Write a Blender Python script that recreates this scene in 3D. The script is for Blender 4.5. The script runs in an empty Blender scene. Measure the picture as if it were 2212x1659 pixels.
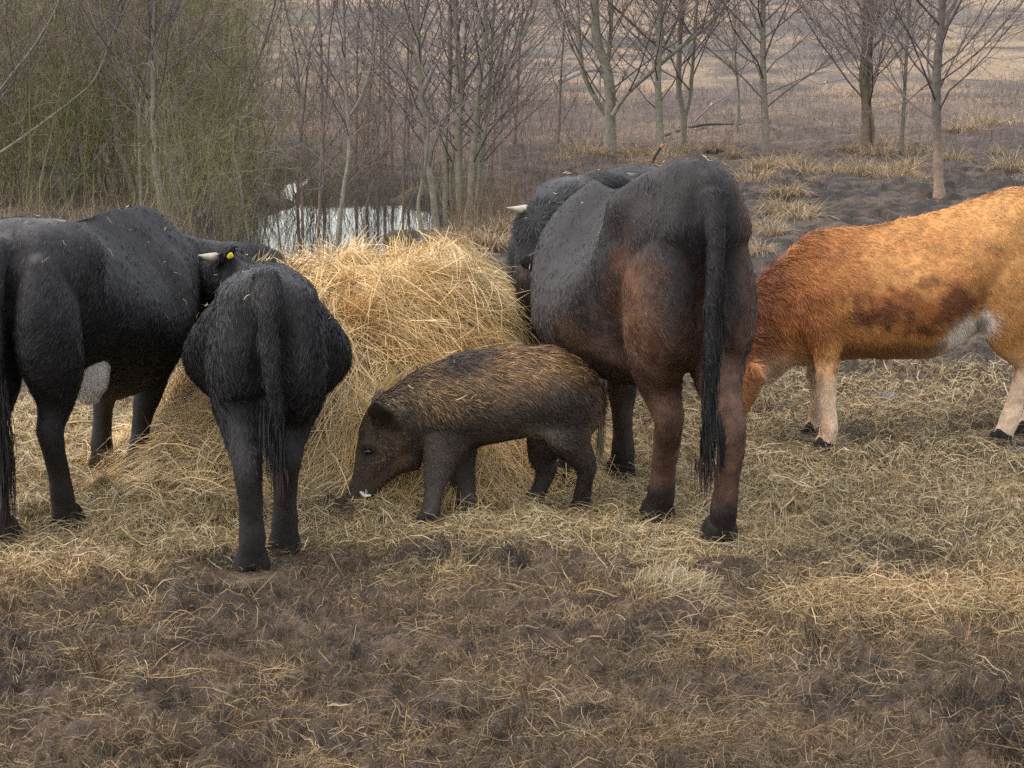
import bpy, math, random
import numpy as np
from mathutils import Vector

# ---------------------------------------------------------------- camera, sky, sun, exposure
S = bpy.context.scene
CAM_H = 2.2
FD = 6545.0                                   # focal length in pixels of a 2212 px wide picture
PITCH = math.atan((829.5 + 107.0) / FD)
cd = bpy.data.cameras.new("camera"); cam = bpy.data.objects.new("camera", cd)
S.collection.objects.link(cam); S.camera = cam
cam.location = (0, 0, CAM_H); cam.rotation_euler = (math.radians(90) - PITCH, 0, 0)
cd.sensor_width = 36; cd.lens = 36 * FD / 2212; cd.clip_start = 0.1; cd.clip_end = 4000
W = bpy.data.worlds.new("World"); S.world = W; W.use_nodes = True
wn = W.node_tree.nodes; wl = W.node_tree.links
SUN_EL, SUN_AZ = math.radians(66), math.radians(-95)      # azimuth from +Y towards +X
sky = wn.new("ShaderNodeTexSky"); sky.sky_type = 'NISHITA'; sky.sun_disc = False
sky.sun_elevation = SUN_EL; sky.sun_rotation = SUN_AZ
sky.air_density = 1.4; sky.dust_density = 1.7; sky.ozone_density = 0.3
hs = wn.new("ShaderNodeHueSaturation"); hs.inputs["Saturation"].default_value = 0.38          # clouds take most of the blue out
wl.new(sky.outputs[0], hs.inputs["Color"]); wl.new(hs.outputs[0], wn["Background"].inputs[0]); wn["Background"].inputs[1].default_value = 0.15
sd = bpy.data.lights.new("sun", 'SUN'); sun = bpy.data.objects.new("sun", sd); S.collection.objects.link(sun)
sd.energy = 1.1; sd.angle = math.radians(100); sd.color = (1.0, 0.90, 0.77)
sv = Vector((math.sin(SUN_AZ) * math.cos(SUN_EL), math.cos(SUN_AZ) * math.cos(SUN_EL), math.sin(SUN_EL)))
sun.rotation_euler = (-sv).to_track_quat('-Z', 'Y').to_euler(); sun.location = (0, 0, 20)
S.view_settings.view_transform = 'Standard'; S.view_settings.look = 'None'
S.view_settings.exposure = 1.28; S.view_settings.gamma = 1.0
S.render.engine = 'CYCLES'; S.cycles.max_bounces = 6; S.cycles.diffuse_bounces = 4
S.cycles.transparent_max_bounces = 4; S.cycles.use_denoising = False

# ---------------------------------------------------------------- helpers
RNG = np.random.default_rng(7)
random.seed(7)
cP, sP = math.cos(PITCH), math.sin(PITCH)

def ray(dx, dy):
    u = (dx - 1106) / FD; v = -(dy - 829.5) / FD
    return (u, cP + v * sP, -sP + v * cP)
def G(dx, dy, z=0.0):
    r = ray(dx, dy); t = (z - CAM_H) / r[2]
    return np.array((r[0] * t, r[1] * t, z))
def P(dx, dy, Y):
    r = ray(dx, dy); t = Y / r[1]
    return np.array((r[0] * t, Y, CAM_H + r[2] * t))

def _h(ix, iy, iz, seed):
    n = (ix.astype(np.int64) * 374761393 + iy.astype(np.int64) * 668265263 + iz.astype(np.int64) * 2147483647 + seed * 974634777) & 0xffffffff
    n = ((n ^ (n >> 13)) * 1274126177) & 0xffffffff
    n = ((n ^ (n >> 16)) * 2246822519) & 0xffffffff
    return ((n ^ (n >> 15)) & 0xffff) / 65535.0
def vnoise(p, seed=0):
    """value noise in -1..1 for an (N,2) or (N,3) array"""
    p = np.asarray(p, float)
    f0 = np.floor(p); f = p - f0; f = f * f * (3 - 2 * f); i = f0.astype(np.int64)
    z0 = i[:, 2] if p.shape[1] == 3 else np.zeros(len(p), np.int64)
    def plane(zz):
        a = _h(i[:, 0], i[:, 1], zz, seed); b = _h(i[:, 0] + 1, i[:, 1], zz, seed)
        c = _h(i[:, 0], i[:, 1] + 1, zz, seed); d = _h(i[:, 0] + 1, i[:, 1] + 1, zz, seed)
        return (a * (1 - f[:, 0]) + b * f[:, 0]) * (1 - f[:, 1]) + (c * (1 - f[:, 0]) + d * f[:, 0]) * f[:, 1]
    v = plane(z0)
    if p.shape[1] == 3:
        v = v * (1 - f[:, 2]) + plane(z0 + 1) * f[:, 2]
    return v * 2 - 1
def fbm(p, scale, octv=4, seed=0, gain=0.5):
    p = np.asarray(p, float) / scale
    v = np.zeros(len(p)); a = 1.0; tot = 0
    for o in range(octv):
        v += a * vnoise(p, seed + o * 17); tot += a; a *= gain; p = p * 2.03 + 11.7
    return v / tot
def sstep(a, b, x):
    t = np.clip((x - a) / (b - a), 0, 1); return t * t * (3 - 2 * t)
def mix(a, b, t):
    return np.asarray(a) * (1 - t[:, None]) + np.asarray(b) * t[:, None]
def nrm(v):
    return v / np.maximum(np.linalg.norm(v, axis=-1, keepdims=True), 1e-9)

def mesh_np(name, verts, faces, cols=None, smooth=False):
    """verts (N,3); faces: list of (M,k) int arrays; cols (N,3) per-vertex base colour"""
    me = bpy.data.meshes.new(name)
    verts = np.ascontiguousarray(verts, np.float32)
    me.vertices.add(len(verts)); me.vertices.foreach_set("co", verts.ravel())
    faces = [np.asarray(f, np.int32) for f in faces if len(f)]
    tot = np.concatenate([np.full(len(f), f.shape[1], np.int32) for f in faces])
    loops = np.concatenate([f.ravel() for f in faces])
    start = np.concatenate([[0], np.cumsum(tot)[:-1]]).astype(np.int32)
    me.loops.add(len(loops)); me.loops.foreach_set("vertex_index", loops)
    me.polygons.add(len(tot)); me.polygons.foreach_set("loop_start", start); me.polygons.foreach_set("loop_total", tot)
    me.update(calc_edges=True)
    me.polygons.foreach_set("use_smooth", np.full(len(tot), smooth, bool))
    if cols is not None: set_cols(me, cols)
    return me
def set_cols(me, cols):
    a = me.color_attributes.new("Col", 'FLOAT_COLOR', 'POINT')
    c = np.ones((len(me.vertices), 4), np.float32); c[:, :3] = np.clip(cols, 0, 1)
    a.data.foreach_set("color", c.ravel())
def link(name, me, mat=None, parent=None):
    o = bpy.data.objects.new(name, me); S.collection.objects.link(o)
    if mat and me and not me.materials: me.materials.append(mat)
    if parent: o.parent = parent
    return o
def tag(o, label=None, cat=None, group=None, kind=None):
    if label: o["label"] = label
    if cat: o["category"] = cat
    if group: o["group"] = group
    if kind: o["kind"] = kind
    return o
def empty(name, loc, yaw=0.0):
    o = bpy.data.objects.new(name, None); S.collection.objects.link(o)
    o.location = loc; o.rotation_euler = (0, 0, yaw); o.empty_display_size = 0.2
    return o

class MB:
    """collects pieces (verts, faces, colours) into one mesh"""
    def __init__(s): s.v = []; s.f = []; s.c = []; s.n = 0
    def add(s, v, fs, c=None):
        v = np.asarray(v, float)
        s.v.append(v); s.f += [np.asarray(f, np.int64) + s.n for f in fs]; s.n += len(v)
        if c is not None: s.c.append(np.broadcast_to(np.asarray(c, float), v.shape))
    def mesh(s, name, smooth=False):
        return mesh_np(name, np.concatenate(s.v), s.f, np.concatenate(s.c) if s.c else None, smooth)

def ribbons(C, Wd, side, col):
    """C (N,K,3) centre lines, Wd (N,K) half widths, side (N,3), col (N,3) or (N,K,3)"""
    N, K, _ = C.shape
    sd_ = side[:, None, :] * Wd[:, :, None]
    v = np.stack([C - sd_, C + sd_], 2).reshape(-1, 3)
    b = np.arange(N)[:, None] * (2 * K) + np.arange(K - 1)[None] * 2
    f = np.stack([b, b + 1, b + 3, b + 2], -1).reshape(-1, 4)
    if col.ndim == 2: col = np.repeat(col[:, None], K, 1)
    return v, [f], np.repeat(col, 2, 1).reshape(-1, 3)
def tubes(C, R, n, col):
    """C (N,K,3), R (N,K): N tapered tubes of n sides; col (N,3) or (N,K,3)"""
    N, K, _ = C.shape
    T = np.gradient(C, axis=1); T = nrm(T)
    ref = np.where(np.abs(T[..., 2:3]) < 0.9, np.array([0, 0, 1.0]), np.array([1.0, 0, 0]))
    ref = np.repeat(ref[:, :1], K, 1)
    a = nrm(np.cross(T, ref)); b = np.cross(T, a)
    th = np.arange(n) * 2 * math.pi / n
    v = C[:, :, None] + R[:, :, None, None] * (np.cos(th)[None, None, :, None] * a[:, :, None] + np.sin(th)[None, None, :, None] * b[:, :, None])
    base = np.arange(N)[:, None, None] * (K * n) + np.arange(K - 1)[None, :, None] * n
    j = np.arange(n)[None, None]; j2 = (j + 1) % n
    f = np.stack([base + j, base + j2, base + n + j2, base + n + j], -1).reshape(-1, 4)
    if col.ndim == 2: col = np.repeat(col[:, None], K, 1)
    return v.reshape(-1, 3), [f], np.repeat(col, n, 1).reshape(-1, 3)
def catmull(pts, per=5):
    p = np.asarray(pts, float); q = np.vstack([2 * p[0] - p[1], p, 2 * p[-1] - p[-2]])
    out = []
    for i in range(1, len(q) - 2):
        for t in np.linspace(0, 1, per, endpoint=False):
            a, b, c, d = q[i - 1], q[i], q[i + 1], q[i + 2]
            out.append(0.5 * (2 * b + (c - a) * t + (2 * a - 5 * b + 4 * c - d) * t * t + (3 * b - 3 * c + d - a) * t ** 3))
    out.append(p[-1]); return np.array(out)
def ring_loft(rings):
    """rings (K,n,3) -> closed lofted solid with fan caps"""
    K, n, _ = rings.shape
    v = np.vstack([rings.reshape(-1, 3), rings[0].mean(0), rings[-1].mean(0)])
    b = np.arange(K - 1)[:, None] * n; j = np.arange(n)[None]; j2 = (j + 1) % n
    q = np.stack([b + j, b + j2, b + n + j2, b + n + j], -1).reshape(-1, 4)
    jj = np.arange(n); e = (K - 1) * n
    t0 = np.stack([np.full(n, K * n), (jj + 1) % n, jj], -1); t1 = np.stack([np.full(n, K * n + 1), e + jj, e + (jj + 1) % n], -1)
    return v, [q, np.vstack([t0, t1])]
def sweep(pts, side=(0, 1, 0), n=16, per=5):
    """pts rows (x,y,z,ra,rb): ra is the radius along the side vector, rb along the third axis; rounded ends"""
    p = catmull(pts, per); p[:, 3:] = np.maximum(p[:, 3:], 0.002)
    C = p[:, :3]; T = nrm(np.gradient(C, axis=0))
    s = np.asarray(side, float); s = nrm(s[None] - (T @ s)[:, None] * T); b = np.cross(T, s)
    th = np.arange(n) * 2 * math.pi / n
    r = C[:, None] + (np.cos(th)[None, :, None] * s[:, None] * p[:, 3, None, None] + np.sin(th)[None, :, None] * b[:, None] * p[:, 4, None, None])
    def cap(c, t, ring, rad):
        out = []
        for k in (0.35, 0.7, 0.93):
            out.append((ring - c) * math.sqrt(1 - k * k) + c + t * rad * k * 0.6)
        return np.array(out)
    r0 = cap(C[0], -T[0], r[0], min(p[0, 3:])); r1 = cap(C[-1], T[-1], r[-1], min(p[-1, 3:]))
    return ring_loft(np.concatenate([r0[::-1], r, r1]))
def torso(rings, n=36, per=5):
    """rings rows (x, ztop, zbot, halfwidth, k, q, yoff): upright sections of a trunk along x"""
    p = catmull(rings, per)
    t = np.linspace(0, 1, n // 2 + 1); out = []
    for x, zt, zb, w, k, q, yo in p:
        hw = w * np.sin(math.pi * np.clip(t, 0, 1) ** k).clip(0) ** q
        z = zt + (zb - zt) * (0.5 - 0.5 * np.cos(math.pi * t)) if False else zt + (zb - zt) * t
        tt = 0.5 - 0.5 * np.cos(math.pi * t)                      # closer rows near top and bottom
        z = zt + (zb - zt) * tt; hw = w * np.sin(math.pi * tt ** k).clip(0) ** q
        right = np.stack([np.full_like(z, x), yo - hw, z], -1); left = np.stack([np.full_like(z, x), yo + hw, z], -1)
        out.append(np.vstack([left, right[-2:0:-1]]))
    return ring_loft(np.array(out))
def remesh(mb, voxel, it=8):
    """one continuous skin over the overlapping pieces"""
    me = mb.mesh("tmp"); o = link("tmp", me)
    m = o.modifiers.new("r", 'REMESH'); m.mode = 'VOXEL'; m.voxel_size = voxel
    m = o.modifiers.new("s", 'SMOOTH'); m.factor = 0.5; m.iterations = it
    dg = bpy.context.evaluated_depsgraph_get()
    out = bpy.data.meshes.new_from_object(o.evaluated_get(dg))
    bpy.data.objects.remove(o); bpy.data.meshes.remove(me)
    for a in list(out.color_attributes): out.color_attributes.remove(a)
    out.polygons.foreach_set("use_smooth", np.ones(len(out.polygons), bool))
    return out
def co_no(me):
    n = len(me.vertices); c = np.empty(n * 3, np.float32); me.vertices.foreach_get("co", c)
    no = np.empty(n * 3, np.float32); me.vertices.foreach_get("normal", no)
    return c.reshape(-1, 3).astype(float), no.reshape(-1, 3).astype(float)
def sample(me, count, rng):
    """count points on a mesh: positions and smooth normals"""
    me.calc_loop_triangles(); nt = len(me.loop_triangles)
    tri = np.empty(nt * 3, np.int32); me.loop_triangles.foreach_get("vertices", tri); tri = tri.reshape(-1, 3)
    c, no = co_no(me); a, b, d = c[tri[:, 0]], c[tri[:, 1]], c[tri[:, 2]]
    ar = np.linalg.norm(np.cross(b - a, d - a), axis=1); cs = np.cumsum(ar)
    k = np.searchsorted(cs, rng.random(count) * cs[-1]).clip(0, nt - 1)
    u = rng.random(count); v = rng.random(count); fl = u + v > 1; u[fl] = 1 - u[fl]; v[fl] = 1 - v[fl]
    w = 1 - u - v
    pos = a[k] * w[:, None] + b[k] * u[:, None] + d[k] * v[:, None]
    n = nrm(no[tri[k, 0]] * w[:, None] + no[tri[k, 1]] * u[:, None] + no[tri[k, 2]] * v[:, None])
    return pos, n

# ---------------------------------------------------------------- materials
def mat_attr(name, rough=0.8, spec=0.3, bump=None, vary=None, sheen=0.0, trans=0.0):
    """base colour from the mesh's own colour attribute; optional noise variation (scale, lo, hi) and bump (scale, strength, dist)"""
    m = bpy.data.materials.new(name); m.use_nodes = True
    nt = m.node_tree; b = nt.nodes["Principled BSDF"]
    at = nt.nodes.new("ShaderNodeAttribute"); at.attribute_name = "Col"
    out = at.outputs["Color"]
    tc = nt.nodes.new("ShaderNodeTexCoord")
    if vary:
        n = nt.nodes.new("ShaderNodeTexNoise"); n.inputs["Scale"].default_value = vary[0]; n.inputs["Detail"].default_value = 6; n.inputs["Roughness"].default_value = 0.65
        nt.links.new(tc.outputs["Object"], n.inputs["Vector"])
        mr = nt.nodes.new("ShaderNodeMapRange"); mr.inputs[1].default_value = 0.3; mr.inputs[2].default_value = 0.7
        mr.inputs[3].default_value = vary[1]; mr.inputs[4].default_value = vary[2]
        nt.links.new(n.outputs[0], mr.inputs[0])
        mx = nt.nodes.new("ShaderNodeVectorMath"); mx.operation = 'SCALE'
        nt.links.new(out, mx.inputs[0]); nt.links.new(mr.outputs[0], mx.inputs["Scale"]); out = mx.outputs[0]
    nt.links.new(out, b.inputs["Base Color"])
    b.inputs["Roughness"].default_value = rough; b.inputs["Specular IOR Level"].default_value = spec
    if sheen:
        b.inputs["Sheen Weight"].default_value = sheen; b.inputs["Sheen Roughness"].default_value = 0.5
    if bump:
        n = nt.nodes.new("ShaderNodeTexNoise"); n.inputs["Scale"].default_value = bump[0]; n.inputs["Detail"].default_value = 8; n.inputs["Roughness"].default_value = 0.65
        nt.links.new(tc.outputs["Object"], n.inputs["Vector"])
        bp = nt.nodes.new("ShaderNodeBump"); bp.inputs["Strength"].default_value = bump[1]; bp.inputs["Distance"].default_value = bump[2]
        nt.links.new(n.outputs[0], bp.inputs["Height"]); nt.links.new(bp.outputs[0], b.inputs["Normal"])
    return m
def mat_plain(name, col, rough=0.6, spec=0.4, vary=0.0, scale=30.0):
    m = bpy.data.materials.new(name); m.use_nodes = True
    nt = m.node_tree; b = nt.nodes["Principled BSDF"]
    b.inputs["Roughness"].default_value = rough; b.inputs["Specular IOR Level"].default_value = spec
    tc = nt.nodes.new("ShaderNodeTexCoord"); n = nt.nodes.new("ShaderNodeTexNoise"); n.inputs["Scale"].default_value = scale; n.inputs["Detail"].default_value = 5
    nt.links.new(tc.outputs["Object"], n.inputs["Vector"])
    r = nt.nodes.new("ShaderNodeValToRGB"); r.color_ramp.elements[0].position = 0.3; r.color_ramp.elements[1].position = 0.7
    r.color_ramp.elements[0].color = (*[c * (1 - vary) for c in col], 1); r.color_ramp.elements[1].color = (*[min(1, c * (1 + vary)) for c in col], 1)
    nt.links.new(n.outputs[0], r.inputs[0]); nt.links.new(r.outputs[0], b.inputs["Base Color"])
    return m
M_ground = mat_attr("soil", 0.75, 0.35, bump=(14, 1.0, 0.10), vary=(9, 0.55, 1.35))
M_straw = mat_attr("dry_straw", 0.6, 0.35)
M_haybase = mat_attr("packed_hay", 0.85, 0.2, bump=(60, 1.0, 0.02), vary=(40, 0.4, 1.3))
M_bark = mat_attr("bark", 0.85, 0.25, bump=(60, 0.6, 0.01), vary=(18, 0.65, 1.35))
M_twig = mat_attr("twigs", 0.75, 0.3)
M_grass = mat_attr("dead_grass", 0.8, 0.2)
M_skin = mat_attr("hide", 0.7, 0.25, bump=(90, 0.5, 0.006), vary=(30, 0.7, 1.3))
M_fur = mat_attr("fur", 0.55, 0.35)
M_horn = mat_plain("horn", (0.42, 0.36, 0.28), 0.45, 0.4, 0.25, 40)
M_hoof = mat_plain("hoof", (0.02, 0.017, 0.016), 0.8, 0.15, 0.5, 40)
M_eye = mat_plain("eye", (0.01, 0.008, 0.007), 0.05, 0.8)
M_tag = mat_plain("yellow_plastic", (0.48, 0.38, 0.02), 0.4, 0.4, 0.1)
M_tusk = mat_plain("tusk", (0.75, 0.72, 0.65), 0.35, 0.5, 0.1)
M_stone = mat_plain("stone", (0.13, 0.12, 0.125), 0.85, 0.2, 0.35, 14)
M_moss = mat_plain("mossy_wood", (0.075, 0.066, 0.04), 0.9, 0.1, 0.5, 9)
#==PART2==

# ---------------------------------------------------------------- ground
FEET = {k: G(*v) for k, v in dict(a_hr=(140, 1140), a_hl=(0, 1168), a_fr=(300, 1045), a_fl=(220, 1018),
    b_hl=(545, 1232), b_hr=(615, 1195), b_fl=(530, 1076), b_fr=(645, 1057),
    c_hl=(1425, 1130), c_hr=(1560, 1172), c_fl=(1205, 1060), c_fr=(1345, 1035),
    d_fn=(1790, 970), d_ff=(1765, 938), d_hn=(2172, 958), d_hf=(2225, 940),
    e_fn=(925, 1135), e_ff=(1010, 1110), e_hn=(1258, 1100), e_hf=(1150, 1092)).items()}
FEETXY = np.array([f[:2] for f in FEET.values()])
_r = np.random.default_rng(3)
PITS = []
while len(PITS) < 330:
    y = _r.uniform(7.2, 16); x = _r.uniform(-.2, .2) * y * 1.1
    PITS.append((x, y, _r.uniform(.04, .085), _r.uniform(.02, .055)))
PITS += [(G(340, 1590)[0], G(340, 1590)[1], .09, .09), (G(980, 1370)[0], G(980, 1370)[1], .08, .06), (G(420, 1640)[0], G(420, 1640)[1], .08, .06), (G(2180, 1640)[0], G(2180, 1640)[1], .14, .07)]
HAYC = np.array((-0.60, 12.95))
def pond_p(x, y, q):
    p = 1 - ((x + 1.50 + .08 * np.sin(y * 1.3)) / 1.0) ** 2 - ((y - 24.5) / 4.0) ** 2
    c = 1 - ((x + 2.12) / .22) ** 2 - ((y - 30.5) / 2.2) ** 2
    isl = np.exp(-(((x + 1.08) / .2) ** 2 + ((y - 25.8) / .7) ** 2))
    return np.maximum(p, c * .5) + .35 * q - .0 * isl
def ground_z(x, y):
    p = np.stack([x, y], 1)
    near = 1 - sstep(16, 20, y)
    z = .035 * fbm(p, .9, 3, 1) + .040 * fbm(p, .28, 3, 2)
    z += near * (.050 * (.7 - 2 * np.abs(fbm(p, .15, 2, 3))) * (.5 + .5 * sstep(-.2, .4, fbm(p, .5, 2, 13))) + .030 * (.5 - 2 * np.abs(fbm(p, .06, 2, 6))) + .018 * fbm(p, .03, 2, 4) + .004)
    far = 1 - near
    z += far * (.05 * fbm(p, 2.6, 3, 5) + .045 + (1 - sstep(34, 44, y)) * (.04 * (1 - 2 * np.abs(fbm(p, .4, 3, 3))) + .05 * fbm(p, .16, 3, 4)))
    z += .10 * sstep(28, 40, y) * (fbm(p, 5, 3, 9) + .6) + .25 * sstep(45, 120, y) * fbm(p, 14, 3, 10)
    m = (y > 7) & (y < 16.3)
    if m.any():
        xx, yy = x[m], y[m]; d = np.zeros(m.sum())
        order = np.argsort(yy); ys = yy[order]; xs = xx[order]; dd = np.zeros(len(ys))
        for a, b, r, h in PITS:
            i0, i1 = np.searchsorted(ys, (b - 2 * r, b + 2 * r))
            q = ((xs[i0:i1] - a) ** 2 + (ys[i0:i1] - b) ** 2) / r ** 2
            dd[i0:i1] += h * (-np.exp(-q ** 2) + .45 * np.exp(-(np.sqrt(q) - 1.35) ** 2 * 9))
        d[order] = dd; z[m] += d
        w = np.ones(len(xx))
        for fx, fy in FEETXY:
            w *= 1 - .93 * np.exp(-(((xx - fx) / .13) ** 2 + ((yy - fy + .08) / .24) ** 2) ** 2)
        z[m] *= w
        lump = G(1650, 1085)
        z[m] += .07 * np.exp(-(((xx - lump[0]) / .07) ** 2 + ((yy - lump[1]) / .10) ** 2)) * w
    m = (y > 19) & (y < 34)
    if m.any():
        q = pond_p(x[m], y[m], fbm(p[m], .5, 3, 8))
        z[m] = z[m] * (1 - sstep(-.6, .0, q)) - .3 * sstep(-.25, .3, q)
    return z
def gz(x, y): return float(ground_z(np.array([x]), np.array([y]))[0])
def straw_amount(x, y):
    """how much loose straw lies on the soil, 0..1"""
    p = np.stack([x, y], 1)
    n = fbm(p, .8, 3, 21); n2 = fbm(p, .25, 3, 22)
    edge = 10.55 + .35 * sstep(-1.2, .2, x) * 1.0 - .25 * sstep(.3, 1.0, x)
    s1 = sstep(-.35, .5, y - edge + n * .9 + n2 * .45) * (1 - sstep(14.0 + 1.5 * sstep(.6, 1.4, x), 15.6 + 1.6 * sstep(.6, 1.4, x), y + n * .8)) * sstep(-3.4, -2.2, x) 
    s1 *= 1 - .35 * sstep(.75, 1.4, x)
    r = np.exp(-(((x - 1.45) / .75) ** 2 + ((y - 10.1) / .55) ** 2)) * .75
    r += np.exp(-(((x - .75) / .3) ** 2 + ((y - 9.35) / .35) ** 2)) * .4
    r += np.exp(-(((x - .4) / .35) ** 2 + ((y - 8.3) / .3) ** 2)) * .4
    r += np.exp(-(((x - 1.35) / .7) ** 2 + ((y - 12.5) / .8) ** 2)) * .45
    lo = .11 + .26 * sstep(-.1, .5, n2 + n * .6)
    s = np.maximum(s1 * (.75 + .25 * n2), np.maximum(r * (1 + .5 * n2), lo))
    mud = np.exp(-(((x - 1.15) / .55) ** 2 + ((y - 8.75) / .3) ** 2)) + np.exp(-(((x - 1.5) / .4) ** 2 + ((y - 8.15) / .35) ** 2))
    s *= 1 - .75 * np.clip(mud, 0, 1)
    m = (y > 9) & (y < 15)
    for fx, fy in FEETXY: s[m] *= 1 - .92 * np.exp(-(((x[m] - fx) / .09) ** 2 + ((y[m] - fy + .10) / .15) ** 2) ** 2)
    s *= 1 - .8 * np.exp(-(((x + .62) / .16) ** 2 + ((y - 11.62) / .2) ** 2))        # where the boar has rooted
    return np.clip(s, 0, 1) * (1 - sstep(15.5, 18, y))
def soil_colour(x, y):
    p = np.stack([x, y], 1); n = fbm(p, .5, 4, 31); n2 = fbm(p, .12, 3, 32); big = fbm(p, 3.0, 3, 33)
    mud = mix((.066, .040, .026), (.15, .099, .067), sstep(-.3, .5, n + .5 * n2))
    mud = mix(mud, (.028, .021, .017), sstep(.05, .5, -n2 + .3 * n) * .8)
    mud = mud * (1 - .5 * sstep(.0, .4, fbm(p, .38, 3, 39)))[:, None]
    mud = mix(mud, (.11, .070, .040), sstep(.1, .5, fbm(p, .2, 3, 38)) * .55)
    s = straw_amount(x, y)
    c = mix(mud, (.17, .115, .058), np.clip(s * 1.0 - .05, 0, 1) * .8)
    # wet dark mud under the trees, then a brush floor, then the dead field
    c = mix(c, mix((.032, .0215, .0155), (.118, .081, .058), sstep(-.3, .45, .6 * n + .8 * n2)), sstep(14.8, 17.0, y + .5 * n))
    c = mix(c, mix((.05, .038, .026), (.12, .09, .055), sstep(-.3, .4, n)), (1 - sstep(-.6, .1, x)) * sstep(17, 19, y))
    brush = mix((.088, .058, .044), (.18, .118, .078), sstep(-.2, .5, big + .4 * n))
    c = mix(c, brush, sstep(29, 35, y + 2.5 * big))
    f1 = fbm(p * np.array([1, .45]), 5, 4, 35); f2 = fbm(p * np.array([1, .5]), 1.1, 3, 36)
    field = mix((.13, .096, .072), (.30, .205, .125), sstep(-.25, .4, .7 * f1 + .8 * f2))
    field = mix(field, (.058, .045, .041), sstep(.1, .4, -f1 * .7 + .7 * fbm(p * np.array([1, .5]), 2.0, 3, 37)) * .85)
    c = mix(c, field, sstep(40, 48, y + 4 * big))
    return c
def band(y0, y1, ratio):
    return list(y0 * ratio ** np.arange(int(math.log(y1 / y0) / math.log(ratio))))
rows = np.array([-6, -2, 0.5, 2, 3.2, 4.2, 5, 5.6, 6.1, 6.6] + band(7.0, 12, 1.0014) + band(12, 17, 1.0022) + band(17, 36, 1.0028) + band(36, 70, 1.006) + band(70, 1500, 1.035) + [1600.0])
ci = np.linspace(-1, 1, 640) * .235
cols_ = np.concatenate([[-8, -4, -2, -1.2, -.8, -.6, -.5, -.42, -.36, -.31, -.27], ci, [.27, .31, .36, .42, .5, .6, .8, 1.2, 2, 4, 8]])
def build_ground():
    yy = np.repeat(rows, len(cols_)); sc = np.repeat(np.maximum(np.abs(rows), 6.5), len(cols_))
    xx = np.tile(cols_, len(rows)) * sc
    z = ground_z(xx, yy)
    n, m = len(rows), len(cols_)
    b = np.arange(n - 1)[:, None] * m + np.arange(m - 1)[None]
    f = np.stack([b, b + 1, b + m + 1, b + m], -1).reshape(-1, 4)
    me = mesh_np("ground", np.stack([xx, yy, z], 1), [f], soil_colour(xx, yy), True)
    return tag(link("ground", me, M_ground), kind="structure")
build_ground()

# ---------------------------------------------------------------- pond
def build_pond():
    m = bpy.data.materials.new("pond_water"); m.use_nodes = True
    nt = m.node_tree; b = nt.nodes["Principled BSDF"]
    b.inputs["Base Color"].default_value = (.03, .026, .02, 1); b.inputs["Roughness"].default_value = .03; b.inputs["IOR"].default_value = 1.33
    b.inputs["Specular IOR Level"].default_value = 1.0
    tc = nt.nodes.new("ShaderNodeTexCoord"); n = nt.nodes.new("ShaderNodeTexNoise"); n.inputs["Scale"].default_value = 5
    bp = nt.nodes.new("ShaderNodeBump"); bp.inputs["Strength"].default_value = .04; bp.inputs["Distance"].default_value = .02
    nt.links.new(tc.outputs["Object"], n.inputs["Vector"]); nt.links.new(n.outputs[0], bp.inputs["Height"]); nt.links.new(bp.outputs[0], b.inputs["Normal"])
    th = np.linspace(0, 2 * math.pi, 64, endpoint=False)
    v = np.stack([-1.5 + 1.5 * np.cos(th), 26.5 + 6.8 * np.sin(th), np.full(64, -.085)], 1)
    me = mesh_np("pond_water", v, [np.arange(64)[None]])
    tag(link("pond_water", me, m), kind="structure")
build_pond()
#==PART3==

# ---------------------------------------------------------------- straw
STRAW_COLS = np.array([(.58, .44, .24), (.48, .335, .155), (.36, .245, .12), (.52, .41, .255), (.33, .30, .16), (.23, .15, .078), (.64, .52, .35)])
def pick(rng, n, table, probs, jit=.15):
    c = table[rng.choice(len(table), n, p=np.array(probs) / sum(probs))]
    return c * (1 + jit * rng.standard_normal((n, 1))).clip(.5, 1.5)
def strands(rng, root, dirv, up, length, curl, width, col, K=5, sag=0.0):
    """bent flat strands from roots (N,3): dirv and up are unit vectors, curl bends them sideways, sag pulls them down"""
    N = len(root); t = np.linspace(0, 1, K)
    sidev = nrm(np.cross(dirv, up) + 1e-6)
    c1 = rng.standard_normal(N) * curl; c2 = rng.standard_normal(N) * curl * .6
    L = length[:, None]
    a = t[None] * L
    C = root[:, None] + dirv[:, None] * a[..., None] + sidev[:, None] * (c1[:, None] * t[None] ** 2 * L + c2[:, None] * np.sin(t * 3.1)[None] * L * .5)[..., None]
    C = C + up[:, None] * (rng.standard_normal(N)[:, None] * curl * .35 * np.sin(t * math.pi)[None] * L)[..., None]
    C[..., 2] -= sag * (t[None] ** 2) * L
    Wd = width[:, None] * np.interp(t, [0, .2, .8, 1], [.8, 1, .8, .35])[None]
    s2 = nrm(sidev + up * rng.uniform(-1.0, 1.0, N)[:, None])
    return ribbons(C, Wd, s2, col)
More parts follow.
